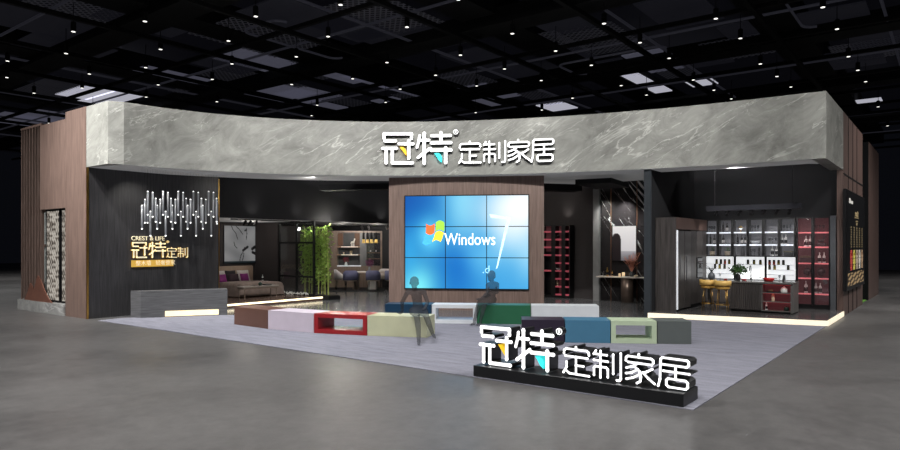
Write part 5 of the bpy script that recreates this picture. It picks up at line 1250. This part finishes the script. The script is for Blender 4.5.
MB().box(lx(337), lx(361), -.01, -.001, lz(266.6), lz(265.5)).obj('niche_light', glow('niche_glow', (200, 205, 212), .5), t, world=False)
for py in (253, 259): MB().box(lx(366.5)+.001, lx(380.4)-.001, .06, .359, lz(py)-.012, lz(py)+.012).obj('shelf', pm('oak_shelf', (150, 116, 88), .5), t, world=False)
MB().box(lx(366.5)+.001, lx(380.4)-.001, .003, .012, lz(265.2), lz(233)-.001).obj('pane', M_SMOKE, t, world=False)
def incab(px, d, z): 
    q = Vector((lx(px), d, 0)); q.rotate(Matrix.Rotation(RZC, 3, 'Z')); return (o[0]+q.x, o[1]+q.y, o[2]+z)
for kind, px, d, z, name, lab, cat, s_ in (('horse', 352.5, .1, lz(247)+.021, 'horse_figurine', 'white horse figurine on upper niche shelf of the display cabinet', 'figurine', .9), ('cup', 350.5, .15, lz(255)+.021, 'cup', 'cream cup on lower niche shelf of the display cabinet', 'cup', 1.), ('cup', 343.2, .15, lz(255)+.021, 'cup', 'small cream cup at left of lower niche shelf in the display cabinet', 'cup', .6),
    ('flowers', 345.5, .15, lz(266)+.002, 'flower_vase', 'pink flowers in white vase at bottom of the display cabinet niche', 'flowers', 1.), ('plate', 351.5, .15, lz(266)+.002, 'plate', 'white plate at bottom of the display cabinet niche', 'plate', 1), ('bottle', 370, .2, lz(253)+.013, 'wine_bottle', 'bottle on upper shelf behind glass in display cabinet, left one', 'bottle', .8), ('bottle', 375.5, .2, lz(253)+.013, 'wine_bottle', 'bottle on upper shelf behind glass in display cabinet, right one', 'bottle', .8)):
    prop(kind, name, lab, cat, incab(px, d, z), None, s_)
solo('rug', MB().box(-2.5, .8, -1.6, 1.05, 0, .008), pm('black_rug', (26, 25, 27), .9), 'black rug under the dining table and chairs', 'rug', fr(368, 28.1, .0065), RZC)
t = thing('dining_table', 'pale topped dining table on two slab legs in front of the display cabinet', 'table', fr(368, 28.1, .015), RZC)
MB().box(-.95, .95, -.42, .42, .7, .745, bev=.01).obj('table_top', pm('pale_table_top', (196, 186, 176), .35), t, world=False)
MB().box(-.62, -.4, -.25, .25, 0, .699).obj('slab_leg', M_CABWOOD, t, world=False)
MB().box(.02, .36, -.25, .25, 0, .699).obj('slab_leg', pm('white_gloss_slab', (220, 220, 218), .25), t, world=False, label='white slab leg')
def dchair(px, tt, rz, lab, cloth):
    t = thing('dining_chair', lab, 'chair', fr(px, tt, .015), RZC+rz)
    mb = MB(); mb.prism([(.25*math.cos(a*math.pi/8)*1.05, .24*math.sin(a*math.pi/8)) for a in range(16)], .40, .47); mb.obj('seat', pm('ivory_seat', (214, 204, 190), .6), t, world=False)
    aa = [math.radians(q) for q in range(-205, 26, 15)]
    mb = MB(); mb.strip([(.27*math.cos(q), .26*math.sin(q)) for q in aa], [(.31*math.cos(q), .30*math.sin(q)) for q in aa], .44, .84)
    zc = [(.44+.40*max(.25, min(1, .35+.8*math.sin(max(0, min(math.pi, (i/(len(aa)-1))*math.pi)))))) for i in range(len(aa))]
    n = len(aa)
    for i in range(n): 
        for b_ in (n, 3*n): v = mb.v[b_+i]; mb.v[b_+i] = (v[0], v[1], zc[i])
    mb.obj('backrest', cloth, t, True, False)
    for a, b in ((-.17, -.17), (.17, -.17), (-.17, .17), (.17, .17)): MB().tube([(a, b, .40), (a*1.25, b*1.25, 0)], .014, 6).obj('leg', M_BLACK, t, True, False)
M_BLUEF = pm('slate_blue_fabric', (104, 106, 140), .75); M_PALEF = pm('pale_fabric', (190, 186, 186), .75)
dchair(350.5, 27.15, .25, 'slate blue dining chair on near side of the table, left one', M_BLUEF)
dchair(373.2, 27.15, 0, 'slate blue dining chair on near side of the table, middle one', M_BLUEF)
dchair(392, 27.3, -.2, 'slate blue dining chair on near side of the table, partly behind walnut block', M_BLUEF)
dchair(341, 28.0, -1.3, 'pale dining chair at left end of the dining table', M_PALEF)
dchair(385, 28.75, math.pi, 'pale dining chair on far side of the table at right', M_PALEF)
prop('purple_flowers', 'flower_vase', 'plum coloured flowers in grey vase on the dining table', 'flowers', fr(369.5, 28.1, .7605), None, 1.)
for px, tt in ((357.5, 28.0), (362.5, 28.2), (377, 28.0)): prop('plate', 'plate', {357.5: 'white plate near left end of the dining table', 362.5: 'white plate in the middle of the dining table', 377: 'white plate near right end of the dining table'}[px], 'plate', fr(px, tt, .7605))
for i, px in enumerate((363.6, 367.6, 371.6, 376.2)):
    x, y, _ = fr(px, 28.1)
    t = thing('pendant_lamp', ['leftmost', 'second', 'third', 'rightmost'][i]+' of four black and gold pendant lamps over the dining table', 'pendant lamp', (x, y, 1.98))
    MB().lathe([(.05, .16), (.05, .44), (.03, .45)], n=14).obj('lamp_body', M_BLACK, t, True, False)
    MB().lathe([(.078, 0), (.065, .07), (.052, .159)], n=16).obj('lamp_shade', pm('bright_gold', (226, 190, 110), .35, .5, emit=(230, 180, 90), es=.03), t, True, False)
    MB().tube([(0, 0, .45), (0, 0, .78)], .006, 5).obj('cord', M_BLACK, t, world=False)
t = thing('ceiling_track', 'dark ceiling track with pale spotlights above the dining cabinet', 'track light', fr(372, 27.3, 2.72), RZC)
MB().box(-1.8, .75, -.03, .03, 0, .038).obj('rail', M_FRAME, t, world=False)
for q in (-.42, -.15, .6):
    a_ = MB().tube([(q, 0, 0), (q, 0, -.06)], .012, 6).obj('spot_arm', M_STEEL, t, world=False); MB().tube([(q, -.05, -.05), (q+.02, .1, -.15)], .045, 10).obj('spot_head', M_STEEL, a_, world=False)
# ---------------------------------------------------------------- camera, light, look
cam = bpy.data.cameras.new('camera'); cam.sensor_width = 36; cam.lens = F/900*36; cam.shift_y = (HY-225)/900; cam.clip_end = 300
co = bpy.data.objects.new('camera', cam); C.objects.link(co); co.location = (0, 0, H); co.rotation_euler = (math.pi/2, 0, RZC)
bpy.context.scene.camera = co
def spot(x, y, z, tx, ty, tz, pw, ang=90, blend=.8, rgb=(1, 1, 1), rad=.08):
    l = bpy.data.lights.new('spot', 'SPOT'); l.energy = pw; l.spot_size = math.radians(ang); l.spot_blend = blend; l.color = rgb; l.shadow_soft_size = rad
    o = bpy.data.objects.new('spot_lamp', l); C.objects.link(o); o.location = (x, y, z)
    o.rotation_euler = (Vector((tx-x, ty-y, tz-z))).to_track_quat('-Z', 'Y').to_euler(); return o
def point(x, y, z, pw, rgb=(1, 1, 1), rad=.06):
    l = bpy.data.lights.new('bulb', 'POINT'); l.energy = pw; l.color = rgb; l.shadow_soft_size = rad
    o = bpy.data.objects.new('bulb_lamp', l); C.objects.link(o); o.location = (x, y, z); return o
# hall downlights
for x, y, pw in ((2, 2, 2200), (-2, 9, 1600), (3, 14, 1800), (9, -2, 1800), (16, -4, 1600), (1, 22, 1600), (24, -2, 1800), (4, 7, 2000), (10, 2, 900), (-4, 18, 1200), (32, -5, 1800), (4, 32, 1600), (42, -2, 1800), (14, 42, 1600)):
    spot(x, y, 8.6, x, y, 0, pw*.95, 150, 1., (1, .985, .97), .15)
# added spots out of view, on the fascia, the outer walls and the carpet
for x, y, tx, ty, pw in ((4.5, 13, 9.5, 15.8, 1500), (7, 9, 12.5, 13.8, 1500), (9.5, 6.5, 14.8, 11.2, 1700), (10.5, 3.5, 16.3, 7.4, 1500), (11.5, -1.5, 17.2, 3.6, 1500), (2.5, 17.5, 7.7, 17.2, 3200)):
    spot(x, y, 8.6, tx, ty, 4.4, pw*1.25, 62, 1., (1, .99, .96), .15)
spot(2, 21, 8.6, 7.7, 20, 2.6, 1500, 60, 1., (1, .97, .94), .15)
spot(24, -3, 8.6, 24, 2.3, 2.6, 900, 80, 1., (1, .97, .94), .15)
for x, y, pw in ((10.2, 11, 1700), (11.5, 8, 800), (8.8, 13.5, 1500), (13.5, 5.5, 450)):
    spot(x, y, 8.6, x, y, 0, pw*.75, 75, 1., (.97, .98, 1), .15)
# under the soffit
for x, y, tx, ty, tz, pw, an in ((9.2, 16.3, 8.9, 17.67, 2.6, 60, 70), (12.8, 14.8, 13.2, 17.6, 3., 90, 110), (15.2, 13.0, 18, 17.6, 3., 130, 110),
                                 (17.2, 11.3, 21.3, 12, 1.8, 130, 110), (18.2, 8.6, 20.9, 8.3, 1.5, 60, 80), (17.75, 5.2, 20.4, 4.9, .9, 90, 70), (17.9, 3.9, 20.4, 3.6, .9, 80, 70), (12.6, 15.2, 14.5, 14.8, 0, 150, 120), (17.8, 10.2, 18, 9, 0, 120, 120)):
    spot(x, y, 3.82, tx, ty, tz, pw, an, 1., (1, .96, .9), .05)
spot(17.75, 4.5, 3.84, 20.6, 4.4, 3.7, 210, 120, 1., (1, .98, .96), .05)  # added lamp, brightens the upper kitchen back wall
# washers on the header, the charcoal wall and the marble
for x in (12.7, 14.5, 16.4, 18.6): spot(x, 17.3, 2.75, x, 17.67, 3.2, 9, 75, 1., (1, .96, .9), .03)
spot(21.0, 11.0, 2.75, 21.3, 11.0, 3.2, 8, 70, 1., (1, .96, .9), .03)
for y, q in ((8.7, 420), (9.3, 180), (7.7, 240)): spot(20.3, y, 3.6, 20.9, y, 2.7, q, 70, 1., (1, .98, .95), .03)
# rooms
for x, y, pw in ((13.0, 18.6, 9), (14.2, 19.8, 9)): point(x, y, 2.5, pw, (1, .93, .85))
spot(14.2, 19.6, 2.6, 14.5, 20.9, 1.9, 26, 70, 1., (1, .95, .9))
for x, y, pw in ((15.7, 17.3, 45), (15.75, 18.3, 55)): point(x, y, 2.68, pw, (1, .95, .85))
for px, t_, pw in ((340, 27.6, 45), (358, 28.3, 50), (376, 27.2, 45), (345, 25.2, 40)):
    x, y = at(px, t_); point(x, y, 2.6, pw, (1, .93, .85))
for y in (5.4, 4.4, 3.4): spot(19.0, y, 2.7, 20.3, y, .9, 60, 110, 1., (1, .98, .96), .04)
bpy.context.scene.view_settings.view_transform = 'Standard'
w = bpy.data.worlds.new('hall_air'); bpy.context.scene.world = w; w.use_nodes = True
w.node_tree.nodes['Background'].inputs['Color'].default_value = (.01, .011, .015, 1)
